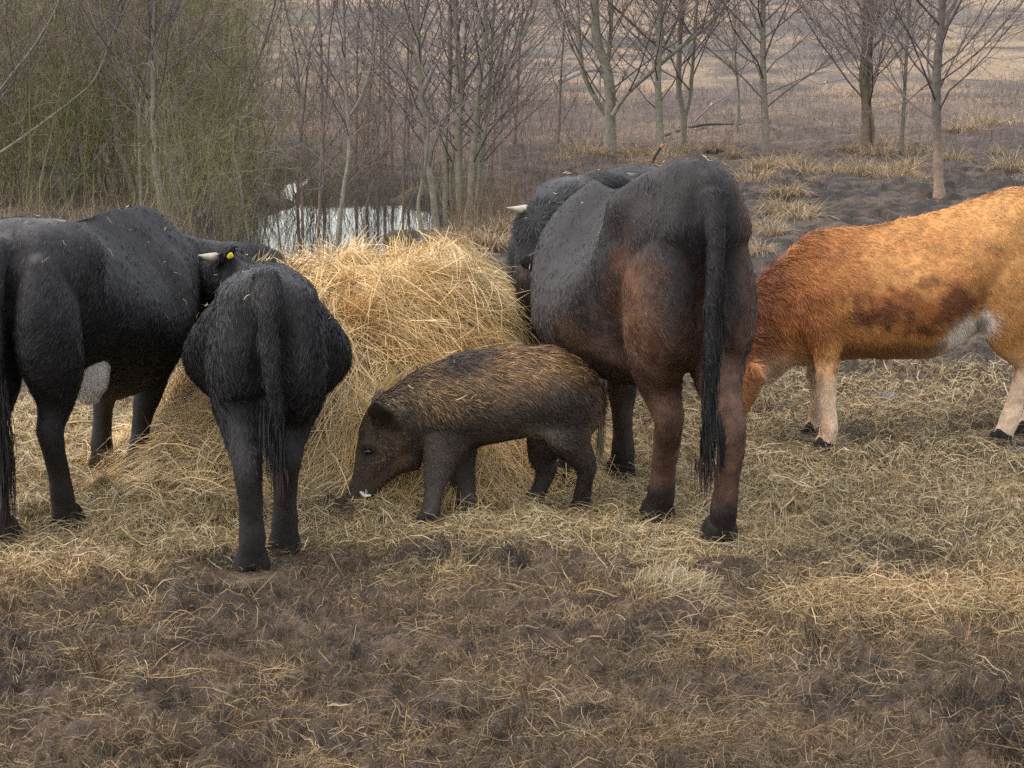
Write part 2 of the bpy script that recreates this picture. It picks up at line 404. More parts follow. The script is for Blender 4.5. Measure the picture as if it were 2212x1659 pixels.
def build_litter():
    rng = np.random.default_rng(11); mb = MB()
    # candidates spread evenly over the picture's ground, kept by the local amount of straw
    def spots(n, y0, y1, wide=.2):
        y = y0 * (y1 / y0) ** rng.random(n); x = rng.uniform(-wide, wide, n) * y; return x, y
    def lay(x, y, lmin, lmax, curl, wid, table_p, tilt, lift=.004, K=5, tone=1.0):
        n = len(x); z = ground_z(x, y)
        az = rng.uniform(0, 2 * math.pi, n); el = np.abs(rng.standard_normal(n)) * tilt
        d = np.stack([np.cos(az) * np.cos(el), np.sin(az) * np.cos(el), np.sin(el)], 1)
        L = rng.uniform(lmin, lmax, n) * rng.uniform(.6, 1, n)
        col = pick(rng, n, STRAW_COLS, table_p) * (.40 + .52 * np.clip(straw_amount(x, y) * 1.4, 0, 1))[:, None]
        old = (1 - sstep(9.9, 11.1, y + .9 * fbm(np.stack([x, y], 1), .8, 3, 66)))[:, None]; col = col * (1 - old * np.array((.12, .21, .28)))
        root = np.stack([x, y, z + rng.uniform(.0, lift, n)], 1)
        v, f, c = strands(rng, root, d, np.tile((0, 0, 1.0), (n, 1)), L, curl, rng.uniform(.6, 1.2, n) * wid * (y / 10), col * tone, K)
        if lmax < .3:                                           # follow the bumps of the soil
            zz = v[:, 2] - np.repeat(z, 2 * K); gl = ground_z(v[:, 0], v[:, 1]); v[:, 2] = gl + np.maximum(zz, .001)
        mb.add(v, f, c)
    def keep(x, y, p): k = rng.random(len(x)) < p; return x[k], y[k]
    x, y = spots(190000, 7.3, 17.5); s = straw_amount(x, y); x, y = keep(x, y, sstep(.12, .75, s)); lay(x, y, .03, .14, .45, .0009, (2, 4, 4, 2, 3.5, 4, .6), .12, .014)
    x, y = spots(60000, 9.6, 16); s = straw_amount(x, y); x, y = keep(x, y, sstep(.25, .9, s) * .9); lay(x, y, .10, .27, .3, .0011, (3, 4, 3, 2, 3.5, 1, 1.2), .10, .03)
    x, y = spots(420000, 7.3, 13); s = straw_amount(x, y); x, y = keep(x, y, (.24 + .6 * s) * (.35 + .9 * sstep(-.3, .3, fbm(np.stack([x, y], 1), .22, 3, 24)))); lay(x, y, .012, .06, 1.1, .0009, (.4, 1.5, 5, .8, 3.5, 10, .1), .45, .006, 4, .9)
    x, y = spots(3600, 7.3, 15); lay(x, y, .05, .20, .25, .0013, (4, 3, 2, 4, 0, 0, 4), .22, .015)
    # small clumps: strands sharing a middle and a direction
    cx, cy = spots(2600, 7.4, 15.5); s = straw_amount(cx, cy); cx, cy = keep(cx, cy, .05 + s * .8)
    nper = 26; n = len(cx) * nper
    rr = np.repeat(rng.uniform(.02, .09, len(cx)), nper)
    x = np.repeat(cx, nper) + rng.standard_normal(n) * rr; y = np.repeat(cy, nper) + rng.standard_normal(n) * rr
    az = np.repeat(rng.uniform(0, 6.28, len(cx)), nper) + rng.standard_normal(n) * .6
    z = ground_z(x, y); el = np.abs(rng.standard_normal(n)) * .28
    d = np.stack([np.cos(az) * np.cos(el), np.sin(az) * np.cos(el), np.sin(el)], 1)
    col = np.repeat(pick(rng, len(cx), STRAW_COLS, (2, 4, 4, 2, 2, 3, .5)) * (.55 + .35 * straw_amount(cx, cy))[:, None], nper, 0) * rng.uniform(.7, 1.25, (n, 1))
    old = (1 - sstep(10.0, 11.0, y))[:, None]; col = col * (1 - old * np.array((.12, .21, .28)))
    v, f, c = strands(rng, np.stack([x, y, z + rng.uniform(0, .03, n)], 1), d, np.tile((0, 0, 1.0), (n, 1)), rng.uniform(.04, .14, n), .55, rng.uniform(.7, 1.3, n) * .0009 * y / 10, col, 5, .1)
    mb.add(v, f, c)
    tag(link("straw_litter", mb.mesh("straw_litter"), M_straw), "loose dry straw scattered over the trampled mud", "straw", kind="stuff")
build_litter()

# ---------------------------------------------------------------- hay pile
def hay_r(x, y):
    dx = x - HAYC[0]; dy = y - HAYC[1]
    ax = np.where(dx > 0, .78, .90); ay = np.where(dy > 0, .85, .93)
    return ((np.abs(dx) / ax) ** 2.6 + (np.abs(dy) / ay) ** 2.6) ** (1 / 2.6)
def hay_z(x, y):
    p = np.stack([x, y], 1); r = hay_r(x, y)
    n1 = fbm(p, .45, 3, 51); n2 = fbm(p, .16, 3, 52)
    h = .80 - .54 * sstep(.50, .98, r + .10 * n1) - .25 * sstep(.85, 1.25, r + .12 * n1)
    h *= 1 - .22 * sstep(-.25, -.9, x - HAYC[0]) 
    h += .085 * n1 + .05 * n2 + .05 * np.exp(-(((x + .40) / .13) ** 2 + ((y - 13.0) / .3) ** 2))
    fold = np.exp(-((y - 12.52 - .12 * np.sin(x * 4)) / .07) ** 2) * sstep(-1.1, -.7, x) * (1 - sstep(-.25, .05, x))
    h -= .17 * fold
    e = sstep(1.15, 1.45, r)
    return h * (1 - e) - .08 * e
def hay_n(x, y, e=.02):
    gx = (hay_z(x + e, y) - hay_z(x - e, y)) / (2 * e); gy = (hay_z(x, y + e) - hay_z(x, y - e)) / (2 * e)
    return nrm(np.stack([-gx, -gy, np.ones_like(gx)], 1))
def build_hay():
    rng = np.random.default_rng(21)
    root = empty("hay_pile", (HAYC[0], HAYC[1], 0)); off = np.array((HAYC[0], HAYC[1], 0))
    tag(root, "big heap of loose golden hay the cattle feed from", "hay pile")
    g = np.linspace(-1.5, 1.5, 190); X, Y = np.meshgrid(g + HAYC[0], g + HAYC[1]); x, y = X.ravel(), Y.ravel()
    z = np.maximum(hay_z(x, y), -.12); k = 190
    b = np.arange(k - 1)[:, None] * k + np.arange(k - 1)[None]
    f = np.stack([b, b + 1, b + k + 1, b + k], -1).reshape(-1, 4)
    n = fbm(np.stack([x, y], 1), .2, 3, 55)
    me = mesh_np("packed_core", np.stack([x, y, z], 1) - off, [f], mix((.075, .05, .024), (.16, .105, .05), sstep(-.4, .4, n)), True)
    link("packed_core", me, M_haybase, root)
    mb = MB()
    def lay(n, per, lmin, lmax, spread, lift, sag, curl, probs, wid=.0017, front=True):
        """n locks of hay, each of `per` strands sharing a direction that falls with the slope"""
        cx = rng.uniform(-1.3, 1.2, n * 4) + HAYC[0]; cy = rng.uniform(-1.3, 1.0, n * 4) + HAYC[1]
        nn = hay_n(cx, cy); r = hay_r(cx, cy)
        w = np.sqrt(1 / np.maximum(nn[:, 2], .2) ** 2) * (r < 1.32) * (.12 + sstep(-.28, .05, fbm(np.stack([cx, cy], 1), .17, 2, 67)))
        i = rng.choice(n * 4, n, p=w / w.sum()); cx, cy, nn = cx[i], cy[i], nn[i]
        down = np.stack([nn[:, 0], nn[:, 1], np.zeros(n)], 1); down = nrm(down - (down * nn).sum(1)[:, None] * nn)
        across = np.cross(nn, down)
        a = fbm(np.stack([cx, cy], 1), .5, 2, 61) * 3.2 + rng.standard_normal(n) * .5
        d = down * np.cos(a)[:, None] + across * np.sin(a)[:, None]
        cc = pick(rng, n, STRAW_COLS * np.array((1.18, 1.12, 1.0)), probs, .12)
        pt = fbm(np.stack([cx, cy], 1), .22, 3, 63)[:, None]; cc = cc * np.where(pt > 0, 1 + np.array((.0, -.09, -.22)) * np.minimum(pt * 3, 1), 1 + np.array((.05, .08, .15)) * np.minimum(-pt * 3, 1))
        cc *= (.62 + .5 * sstep(.15, .75, hay_z(cx, cy)))[:, None] if False else 1.0
        N = n * per
        x = np.repeat(cx, per) + rng.standard_normal(N) * spread; y = np.repeat(cy, per) + rng.standard_normal(N) * spread
        nr = np.repeat(nn, per, 0); L = rng.uniform(lmin, lmax, N)
        dd = nrm(np.repeat(d, per, 0) + rng.standard_normal((N, 3)) * .28 + nr * rng.uniform(-.02, .22, N)[:, None])
        ro = np.stack([x, y, hay_z(x, y)], 1) + nr * (np.repeat(rng.uniform(0, lift, n), per) + rng.uniform(-.01, .015, N))[:, None]
        ro -= dd * (L * .4)[:, None]
        col = np.repeat(cc, per, 0) * rng.uniform(.65, 1.25, (N, 1))
        dm = np.min(((x[:, None] - FEETXY[None, :, 0]) / .12) ** 2 + ((y[:, None] - FEETXY[None, :, 1] + .10) / .17) ** 2, axis=1) > 1; N = int(dm.sum()); ro, dd, nr, L, col = ro[dm], dd[dm], nr[dm], L[dm], col[dm]
        v, fs, c = strands(rng, ro, dd, nr, L, curl, rng.uniform(.6, 1.2, N) * wid * .8, col, 6, sag)
        gl = hay_z(v[:, 0], v[:, 1]); low = v[:, 2] < gl - .02; v[low, 2] = gl[low] - .02 + rng.random(low.sum()) * .03
        v[:, 2] = np.maximum(v[:, 2], .002)
        mb.add(v - off, fs, c)
    lay(3400, 22, .12, .40, .035, .035, .12, .22, (4, 4, 2, 4, 2, 1, 2))
    lay(700, 30, .18, .50, .05, .07, .25, .2, (5, 4, 2, 4, 2, .5, 3))
    lay(420, 60, .22, .50, .022, .10, .35, .15, (4, 5, 3, 4, 1.5, .5, 2))
    lay(6000, 1, .15, .5, .03, .06, .15, .3, (6, 3, 1, 4, 2, .3, 5), .002)
    # a few long stalks standing up at the back left and off the right edge
    n = 160; x = rng.uniform(-1.15, -.75, n); y = rng.uniform(12.9, 13.4, n)
    ro = np.stack([x, y, hay_z(x, y)], 1); dd = nrm(np.stack([rng.normal(.0, .3, n), rng.normal(0, .3, n), np.ones(n) * .9], 1))
    v, fs, c = strands(rng, ro, dd, np.tile((0, -1.0, 0), (n, 1)), rng.uniform(.08, .22, n), .35, rng.uniform(.001, .002, n), pick(rng, n, STRAW_COLS, (5, 3, 1, 3, 1, 0, 4)), 6, .1)
    mb.add(v - off, fs, c)
    n = 70; x = rng.uniform(-.2, .1, n); y = rng.uniform(12.4, 12.9, n)
    ro = np.stack([x, y, hay_z(x, y)], 1); dd = nrm(np.stack([rng.uniform(.5, 1, n), rng.normal(0, .3, n), rng.normal(-.1, .5, n)], 1))
    v, fs, c = strands(rng, ro, dd, np.tile((0, -1.0, 0), (n, 1)), rng.uniform(.12, .3, n), .3, rng.uniform(.0012, .002, n), pick(rng, n, STRAW_COLS, (5, 3, 1, 3, 1, 0, 4)), 6, .1)
    mb.add(v - off, fs, c)
    link("loose_strands", mb.mesh("loose_strands"), M_straw, root)
build_hay()

def build_wisp():
    """the small heap of pulled hay in the foreground"""
    rng = np.random.default_rng(23); c0 = G(1440, 1290); root = empty("hay_clump", c0)
    tag(root, "small wisp of hay lying apart on the mud in front of the dark brown cow", "hay clump")
    mb = MB(); N = 1500
    a = rng.uniform(0, math.pi * 2, N); rr = np.sqrt(rng.random(N))
    x = np.cos(a) * rr * .17; y = np.sin(a) * rr * .16
    h = .075 * (1 - rr ** 2)
    dd = nrm(np.stack([rng.normal(-.6, .5, N), rng.normal(-.5, .5, N), rng.normal(-.35, .25, N)], 1))
    L = rng.uniform(.08, .22, N); ro = np.stack([x, y, h * rng.uniform(.3, 1.1, N)], 1) - dd * (L * .45)[:, None]
    v, fs, c = strands(rng, ro, dd, np.tile((0, 0, 1.0), (N, 1)), L, .3, rng.uniform(.6, 1.2, N) * .0009, pick(rng, N, STRAW_COLS * .62, (3, 4, 3, 3, 2, 2, 1)), 6, .2)
    v[:, 2] = np.maximum(v[:, 2], -.005); mb.add(v, fs, c)
    link("loose_strands", mb.mesh("loose_strands"), M_straw, root)
    th = np.linspace(0, 2 * math.pi, 20, endpoint=False); rings = np.array([np.stack([np.cos(th) * r, np.sin(th) * r * .9, np.full(20, z)], 1) for r, z in ((.19, -.03), (.15, .02), (.08, .05), (.02, .06))])
    v, fs = ring_loft(rings); link("packed_core", mesh_np("packed_core", v, fs, np.tile((.13, .09, .045), (len(v), 1)), True), M_haybase, root)
build_wisp()
#==PART4==

# ---------------------------------------------------------------- trees and other plants
def poly(rng, p0, d, L, K, up=0.25, wob=.05):
    t = np.linspace(0, 1, K)[:, None]
    w = np.cumsum(rng.standard_normal((K, 3)), 0) * wob * L / K; w[0] = 0
    return p0 + d * L * t + np.array((0, 0, 1.0)) * up * L * t ** 2 + w
class Wood:
    """branches sorted by level, built as tapered tubes"""
    def __init__(s): s.lv = {}
    def add(s, lvl, pts, r0, r1, col): s.lv.setdefault((lvl, len(pts)), []).append((pts, r0, r1, col))
    def mesh(s, name, levels, off, sides={0: 9, 1: 5, 2: 3, 3: 3}):
        mb = MB()
        for (l, K), it in s.lv.items():
            if l not in levels: continue
            C = np.array([i[0] for i in it]); t = np.linspace(0, 1, K)[None]
            r0 = np.array([i[1] for i in it])[:, None]; r1 = np.array([i[2] for i in it])[:, None]
            R = r0 * (1 - t) + r1 * t if np.ndim(it[0][1]) == 0 else np.array([i[1] for i in it])
            mb.add(*tubes(C - off, R, sides[l], np.array([i[3] for i in it])))
        return mb.mesh(name, True)
def grow_branches(rng, W_, stem, rad, z0, step, lmax, colb, colt, elev=(32, 62), sub=10, twigs=3, dens=1.0):
    """side branches along a stem (K,3), from height z0 upward"""
    seg = np.linalg.norm(np.diff(stem, axis=0), axis=1); cum = np.concatenate([[0], np.cumsum(seg)]); tot = cum[-1]
    s = np.interp(z0, stem[:, 2], cum); az = rng.uniform(0, 6.28)
    while s < tot - .05:
        p = np.array([np.interp(s, cum, stem[:, i]) for i in range(3)]); r = np.interp(s, cum, rad)
        az += 2.4 + rng.normal(0, .35); el = math.radians(rng.uniform(*elev))
        d = np.array((math.cos(az) * math.cos(el), math.sin(az) * math.cos(el), math.sin(el)))
        L = min(lmax, .3 + .65 * (tot - s)) * rng.uniform(.55, 1.05)
        b = poly(rng, p, d, L, 7, rng.uniform(-.05, .15), .08); rb = min(r * .42, .0028 + .004 * L)
        cb = np.array(colb) * rng.uniform(.7, 1.3)
        W_.add(1, b, rb, .0018, cb)
        for q in range(int(sub * L * dens) + 3):
            u = rng.uniform(.18, .97); i = u * 6; k = int(i); f = i - k; pb = b[k] * (1 - f) + b[min(k + 1, 6)] * f
            dd = nrm(d + rng.standard_normal(3) * .55 + np.array((0, 0, .12))); L2 = L * rng.uniform(.18, .48) * (1.15 - .5 * u)
            sb = poly(rng, pb, dd, L2, 5, .1, .16); W_.add(2, sb, .0034, .0016, np.array(colt) * rng.uniform(.7, 1.3))
            for w in range(rng.integers(0, twigs + 1)):
                v = rng.uniform(.2, 1); i = v * 4; k = int(i); f = i - k; pp = sb[k] * (1 - f) + sb[min(k + 1, 4)] * f
                d3 = nrm(dd + rng.standard_normal(3) * .6); W_.add(3, poly(rng, pp, d3, L2 * rng.uniform(.25, .6), 4, .1, .1), .0022, .0013, np.array(colt) * rng.uniform(.7, 1.3))
        s += step * rng.uniform(.6, 1.4)
BARK = (.21, .185, .14); BRANCH = (.12, .098, .088); TWIG = (.19, .148, .132)
def tree(name, label, cat, stems, H, seed, z0=.5, step=.11, lmax=1.75, bark=BARK, base=None, group=None, dens=1.0, Y=None, leader=.35, flare=1.35, elev=(32, 62)):
    """stems: list of (pixel path from the ground up, base width in px); the first path starts at the tree's foot"""
    rng = np.random.default_rng(seed); g0 = G(*stems[0][0][0]); Yd = Y or g0[1]; pm = FD / Yd
    root = empty(name, (g0[0], g0[1], gz(g0[0], g0[1]) - .03)); tag(root, label, cat, group); off = np.array(root.location)
    W_ = Wood()
    for si, (path, wpx) in enumerate(stems):
        pts = [P(x, y, Yd + (0 if si == 0 and k == 0 else .12 * math.sin(si * 2.1))) for k, (x, y) in enumerate(path)]
        if si == 0: pts[0][2] = off[2] - .03
        d = pts[-1] - pts[-2]; d /= np.linalg.norm(d); h = pts[-1][2]
        top = H * (1 if si == 0 else .85)
        if h < top:                                             # carry the stem on above the picture
            for k in (1, 2, 3): pts.append(pts[-1] + (np.array((d[0] * .5, rng.normal(0, .08), 1.0)) * (top - h) / 3) + rng.normal(0, .05, 3) * np.array((1, 1, 0)))
        st = catmull(pts, 5); K = 24; idx = np.linspace(0, len(st) - 1, K); st = np.array([[np.interp(i, np.arange(len(st)), st[:, c]) for c in range(3)] for i in idx])
        st[:, 0] += np.cumsum(rng.normal(0, .0022, K)) ; 
        r0 = wpx / pm / 2 * .9; t = np.linspace(0, 1, K); fr = (st[:, 2] - st[0, 2]) / max(.1, st[-1, 2] - st[0, 2])
        rad = r0 * (1 - .82 * fr ** .9) + .003
        if si == 0: rad *= 1 + (flare - 1) * np.exp(-((st[:, 2] - off[2]) / .09) ** 2 * .5)
        rad *= 1 + .05 * rng.standard_normal(K)
        c = mix(bark, np.array(BRANCH) * 1.1, sstep(.25, .8, fr))
        if base is not None: c = mix(c, base, (1 - sstep(.25, .75, st[:, 2] + .1 * rng.standard_normal(K))) * .8)
        W_.add(0, st, rad, 0, c)
        grow_branches(rng, W_, st, rad, max(z0, st[0, 2] + .12), step, lmax, BRANCH, TWIG, elev, dens=dens)
    link("trunk", W_.mesh("trunk", {0}, off), M_bark, root)
    link("crown", W_.mesh("crown", {1, 2, 3}, off), M_twig, root)
    return root
def build_trees():
    T = tree
    T("alder", "alder with a low three-way fork, rising behind the bull's hump", "tree", [([(1318, 350), (1319, 290), (1318, 240), (1320, 205), (1311, 148), (1292, 93), (1287, 0)], 30), ([(1312, 252), (1285, 208), (1257, 139), (1248, 0)], 12), ([(1322, 250), (1350, 205), (1400, 160), (1460, 110), (1560, 20)], 11), ([(1311, 150), (1318, 90), (1322, 0)], 10)], 4.2, 1, .55, .12, dens=.75)
    T("alder", "slim straight alder next to the alder forked low behind the bull", "tree", [([(1430, 354), (1426, 290), (1422, 185), (1424, 90), (1426, 0)], 19)], 4.0, 2, .55, .09, 1.7, dens=.8)
    T("alder", "slender alder parting into a narrow V above fallen branches", "tree", [([(1477, 338), (1478, 290), (1477, 250), (1466, 185), (1468, 90), (1470, 0)], 15), ([(1478, 250), (1491, 208), (1498, 120), (1507, 0)], 10)], 3.8, 3, .7, .12, dens=.75)
    T("sapling", "wispy crooked sapling standing alone out in the field", "tree", [([(1589, 302), (1594, 250), (1595, 199), (1590, 140), (1586, 92), (1588, 0)], 8)], 2.6, 4, .55, .09, .9)
    T("alder", "straight single alder between the wispy sapling and the twin-trunked alder", "tree", [([(1656, 349), (1654, 280), (1651, 185), (1650, 90), (1649, 0)], 18)], 4.0, 5, .55, .07, 1.9, elev=(25, 52))
    T("alder", "alder with two trunks pressed together, mossy on one side", "tree", [([(1866, 348), (1868, 290), (1868, 232), (1862, 171), (1868, 90), (1872, 0)], 20), ([(1888, 338), (1882, 270), (1874, 210), (1880, 120), (1884, 0)], 17)], 4.2, 6, .55, .075, 1.9, (.14, .115, .075), (.20, .135, .095))
    T("sapling", "thin leaning sapling between the twin-trunked and the pink-barked alder", "tree", [([(1946, 352), (1951, 260), (1957, 185), (1963, 100), (1970, 0)], 10)], 3.2, 7, .6, .09, 1.3, (.15, .125, .10))
    T("alder", "stoutest alder with pinkish gnawed bark, right above the calf's back", "tree", [([(2030, 440), (2026, 380), (2024, 324), (2021, 199), (2026, 116), (2035, 0)], 26)], 4.4, 8, .72, .055, 2.1, (.135, .112, .092), (.33, .225, .165))
    # around the pond
    T("alder", "curving alder stem leaning up from the pond bank, left of the clump", "tree", [([(952, 512), (936, 430), (923, 351), (913, 246), (906, 100), (905, 0)], 17), ([(914, 250), (905, 180), (890, 100), (850, 40), (800, -10)], 8)], 3.6, 11, .45, .1, 1.6, (.20, .175, .13), dens=.6)
    T("alder_clump", "clump of many alder stems sprouting together right of the pond", "tree", [([(1000, 470), (992, 390), (990, 301), (990, 134), (983, 0)], 19), ([(966, 480), (962, 400), (960, 301), (970, 167), (970, 0)], 16), ([(1012, 470), (1016, 400), (1027, 246), (1047, 67), (1050, 0)], 17), ([(1034, 470), (1042, 340), (1057, 167), (1067, 0)], 11), ([(980, 480), (975, 380), (1000, 230), (1010, 0)], 9), ([(1020, 475), (1030, 400), (1040, 300), (1090, 150), (1150, 30)], 8)], 3.8, 12, .45, .12, 1.4, (.21, .185, .13), dens=.55)
    T("sapling", "dark slender sapling on the right flank of the alder clump", "tree", [([(1080, 410), (1082, 320), (1083, 234), (1100, 161), (1134, 33), (1145, -10)], 10)], 2.8, 13, .5, .12, .9)
    T("sapling", "short pale sapling standing in front of the mossy log", "tree", [([(915, 536), (908, 490), (903, 440), (918, 351), (925, 250)], 10)], 1.5, 14, .5, .2, .5, (.19, .165, .115), dens=.6)
    T("sapling", "forked sapling rising left of the pond's middle", "tree", [([(722, 528), (738, 430), (749, 351), (752, 278), (742, 134), (740, 0)], 11), ([(752, 262), (775, 220), (800, 160), (815, 60)], 6)], 2.8, 15, .35, .12, .9)
    for i, (x, y, dx, w) in enumerate([(655, 470, -12, 6), (684, 520, 20, 7), (700, 400, -8, 7), (770, 440, 4, 6), (790, 410, 15, 6), (815, 430, 10, 5), (850, 400, -14, 6), (868, 470, 8, 5), (640, 430, 30, 6), (830, 350, -6, 7), (880, 360, 18, 6), (1110, 330, 20, 6), (1205, 330, 16, 6), (1060, 390, 30, 6)]):
        T("sapling", "thin bare reddish sapling among others round the pond", "tree", [([(x, y), (x + dx * .3, y - 110), (x + dx * .6, y - 220), (x + dx, y - 330)], w)], 2.2 + .3 * (i % 4), 40 + i, .3, .15, .7, (.17, .12, .10), group="thin saplings round the pond", dens=.7)
    # in front of the willow thicket
    T("alder", "upright alder with the widest trunk among the willow bushes", "tree", [([(357, 480), (342, 400), (331, 334), (328, 167), (334, 0)], 16), ([(318, 250), (321, 134), (345, 60), (368, 0)], 8)], 3.4, 21, .55, .10, 1.5)
    T("alder", "bowed alder stem curving up leftwards in front of the willows", "tree", [([(294, 450), (280, 400), (257, 324), (234, 167), (214, 33), (208, 0)], 11)], 3.2, 22, .6, .12, 1.3)
    T("sapling", "thin straight sapling close beside the upright alder in the willows", "tree", [([(304, 470), (303, 380), (301, 234), (318, 134), (330, 0)], 8)], 2.8, 23, .7, .15, 1.0)
    T("sapling", "wavy grey sapling at the thicket's right part", "tree", [([(540, 470), (515, 380), (502, 318), (522, 201), (562, 117), (595, 0)], 7)], 2.6, 24, .6, .15, 1.0)
    T("alder", "low-branching alder whose long limbs reach in at the left edge", "tree", [([(-85, 480), (-80, 400), (-75, 320), (-60, 150), (-50, 0)], 20), ([(-78, 370), (0, 330), (100, 260), (160, 215), (210, 165)], 6), ([(-75, 300), (0, 194), (67, 107), (127, 0)], 8)], 3.2, 25, .7, .13, 1.2)
build_trees()

def willow_mesh(seed):
    rng = np.random.default_rng(seed); mb = MB(); C1, R1, K1 = [], [], []
    tw, tl, td, tc = [], [], [], []
    cols = np.array([(.195, .175, .07), (.165, .152, .07), (.24, .205, .12), (.21, .155, .105), (.205, .17, .145), (.14, .148, .055)])
    for i in range(26):
        az = rng.uniform(0, 6.28); lean = abs(rng.normal(.28, .22)); H = rng.uniform(1.5, 3.0)
        b0 = np.array((rng.normal(0, .20), rng.normal(0, .2), -.05)); d = np.array((math.cos(az) * lean, math.sin(az) * lean, 1.0)); d /= np.linalg.norm(d)
        st = poly(rng, b0, d, H, 8, .05, .12); c = cols[rng.integers(0, 6)] * rng.uniform(.7, 1.1)
        C1.append(st); R1.append(np.linspace(rng.uniform(.004, .010), .002, 8)); K1.append(c)
        for q in range(19):
            u = rng.uniform(.08, 1) ** .85; k = u * 7; j = min(int(k), 6); p = st[j] * (1 - k + j) + st[j + 1] * (k - j)
            dd = nrm(d + rng.standard_normal(3) * .6); L = rng.uniform(.25, .8)
            tw.append(p); td.append(dd); tl.append(L); tc.append(cols[rng.choice(6, p=(.26, .22, .14, .15, .11, .12))] * rng.uniform(.6, 1.25))
            for w in range(3):
                v = rng.uniform(.1, .9); tw.append(p + dd * L * v); d3 = nrm(dd + rng.standard_normal(3) * .6); td.append(d3); tl.append(L * rng.uniform(.25, .6)); tc.append(tc[-1 - w] * rng.uniform(.8, 1.2))
    mb.add(*tubes(np.array(C1), np.array(R1), 4, np.array(K1)))
    p, d, L, c = np.array(tw), np.array(td), np.array(tl), np.array(tc); N = len(p); t = np.linspace(0, 1, 4)
    C = p[:, None] + d[:, None] * (L[:, None] * t)[..., None] + rng.standard_normal((N, 1, 3)) * .05 * (t ** 2)[None, :, None]
    C[..., 2] += .12 * L[:, None] * t ** 2
    a = nrm(np.cross(d, rng.standard_normal((N, 3))))
    Wd = (rng.uniform(.0011, .0021, N))[:, None] * np.array([1, .9, .7, .3])[None]
    stems = mb.mesh("stems", True)
    v, f, cc = ribbons(C, Wd, a, c); return stems, mesh_np("twigs", v, f, cc)
def build_willows():
    rng = np.random.default_rng(5); var = [willow_mesh(s) for s in (1, 2, 3, 4)]
    spots = []
    for row, (Y, n, x1) in enumerate(((25.9, 7, -2.45), (27.8, 7, -2.3), (30.0, 7, -2.35), (33.0, 8, -2.4), (37, 9, -2.3))):
        x0 = -.19 * Y - .3
        for i in range(n): spots.append((x0 + (x1 * Y / 27 - x0) * (i + rng.uniform(.2, .8)) / n, Y + rng.uniform(-.9, .9), row))
    spots += [(-2.25, 23.6, 9), (-1.75, 26.2, 9), (-2.55, 22.8, 9), (-1.35, 29.5, 9)]
    for i, (x, y, row) in enumerate(spots):
        root = empty("willow_bush", (x, y, gz(x, y)), rng.uniform(0, 6.28)); sc = rng.uniform(.75, 1.05) if row < 9 else rng.uniform(.42, .55); root.scale = (sc, sc, sc * rng.uniform(.9, 1.1))
        tag(root, "leafless willow bush of dense olive green twigs in the thicket at left", "bush", "willow bushes in the thicket")
        a, b = var[i % 4]; link("stems", a, M_bark, root); link("twigs", b, M_twig, root)
build_willows()

def tussock_mesh(seed):
    rng = np.random.default_rng(seed); N = 420
    az = rng.uniform(0, 6.28, N); r = np.sqrt(rng.random(N)) * .13; el = rng.uniform(.55, 1.45, N)
    ro = np.stack([np.cos(az) * r, np.sin(az) * r, np.full(N, -.02)], 1); az2 = az + rng.normal(0, .6, N)
    d = np.stack([np.cos(az2) * np.cos(el), np.sin(az2) * np.cos(el), np.sin(el)], 1)
    L = rng.uniform(.14, .36, N); K = 6; t = np.linspace(0, 1, K)
    C = ro[:, None] + d[:, None] * (L[:, None] * t)[..., None]; C[..., 2] -= (rng.uniform(.25, .9, N) * L)[:, None] * t ** 2.2; C[..., 2] = np.maximum(C[..., 2], -.02)
    C[..., 0] += (np.cos(az2) * L * .2)[:, None] * t ** 2; C[..., 1] += (np.sin(az2) * L * .2)[:, None] * t ** 2
    a = rng.uniform(0, 3.14, N); side = np.stack([np.cos(a), np.sin(a), np.zeros(N)], 1)
    col = pick(rng, N, np.array([(.38, .28, .165), (.29, .205, .12), (.20, .14, .085), (.44, .34, .22)]), (3, 3, 2, 1.5), .2)
    v, f, c = ribbons(C, rng.uniform(.0016, .003, N)[:, None] * np.linspace(1, .4, K)[None], side, col)
    return mesh_np("tussock", v, f, c)
def build_tussocks():
    rng = np.random.default_rng(6); var = [tussock_mesh(s) for s in (1, 2, 3, 4, 5)]
    px = [(1235, 335), (1262, 345), (1290, 352), (1345, 345), (1385, 352), (1400, 368), (1470, 345), (1500, 340), (1550, 345), (1590, 352), (1632, 372), (1655, 385), (1690, 378), (1715, 362), (1735, 392), (1770, 404), (1648, 398), (1622, 412), (1832, 345), (1845, 362), (1868, 392), (1895, 380), (1915, 400), (1945, 392), (1968, 378), (1992, 402), (1900, 352), (1925, 330), (1985, 345), (2100, 296), (2128, 288), (2075, 300),
          (1690, 478), (1722, 492), (1652, 505), (1668, 535), (1640, 560), (1745, 470), (1700, 440), (1440, 360), (1215, 352), (2180, 380), (2205, 400), (2160, 350), (1805, 392), (2060, 360), (1020, 545), (1060, 550), (985, 548), (1095, 520), (1075, 500)]
    for i, (x, y) in enumerate(px):
        g = G(x, y); o = link("grass_tussock", var[i % 5], M_grass); o.location = (g[0], g[1], gz(g[0], g[1])); o.rotation_euler = (0, 0, rng.uniform(0, 6.28)); s = rng.uniform(.55, 1.1); o.scale = (s, s, s * rng.uniform(.8, 1.2))
        tag(o, "tan tussock of drooping dead grass rooted in the dark mud", "grass tussock", "dead grass tussocks on the mud")
build_tussocks()

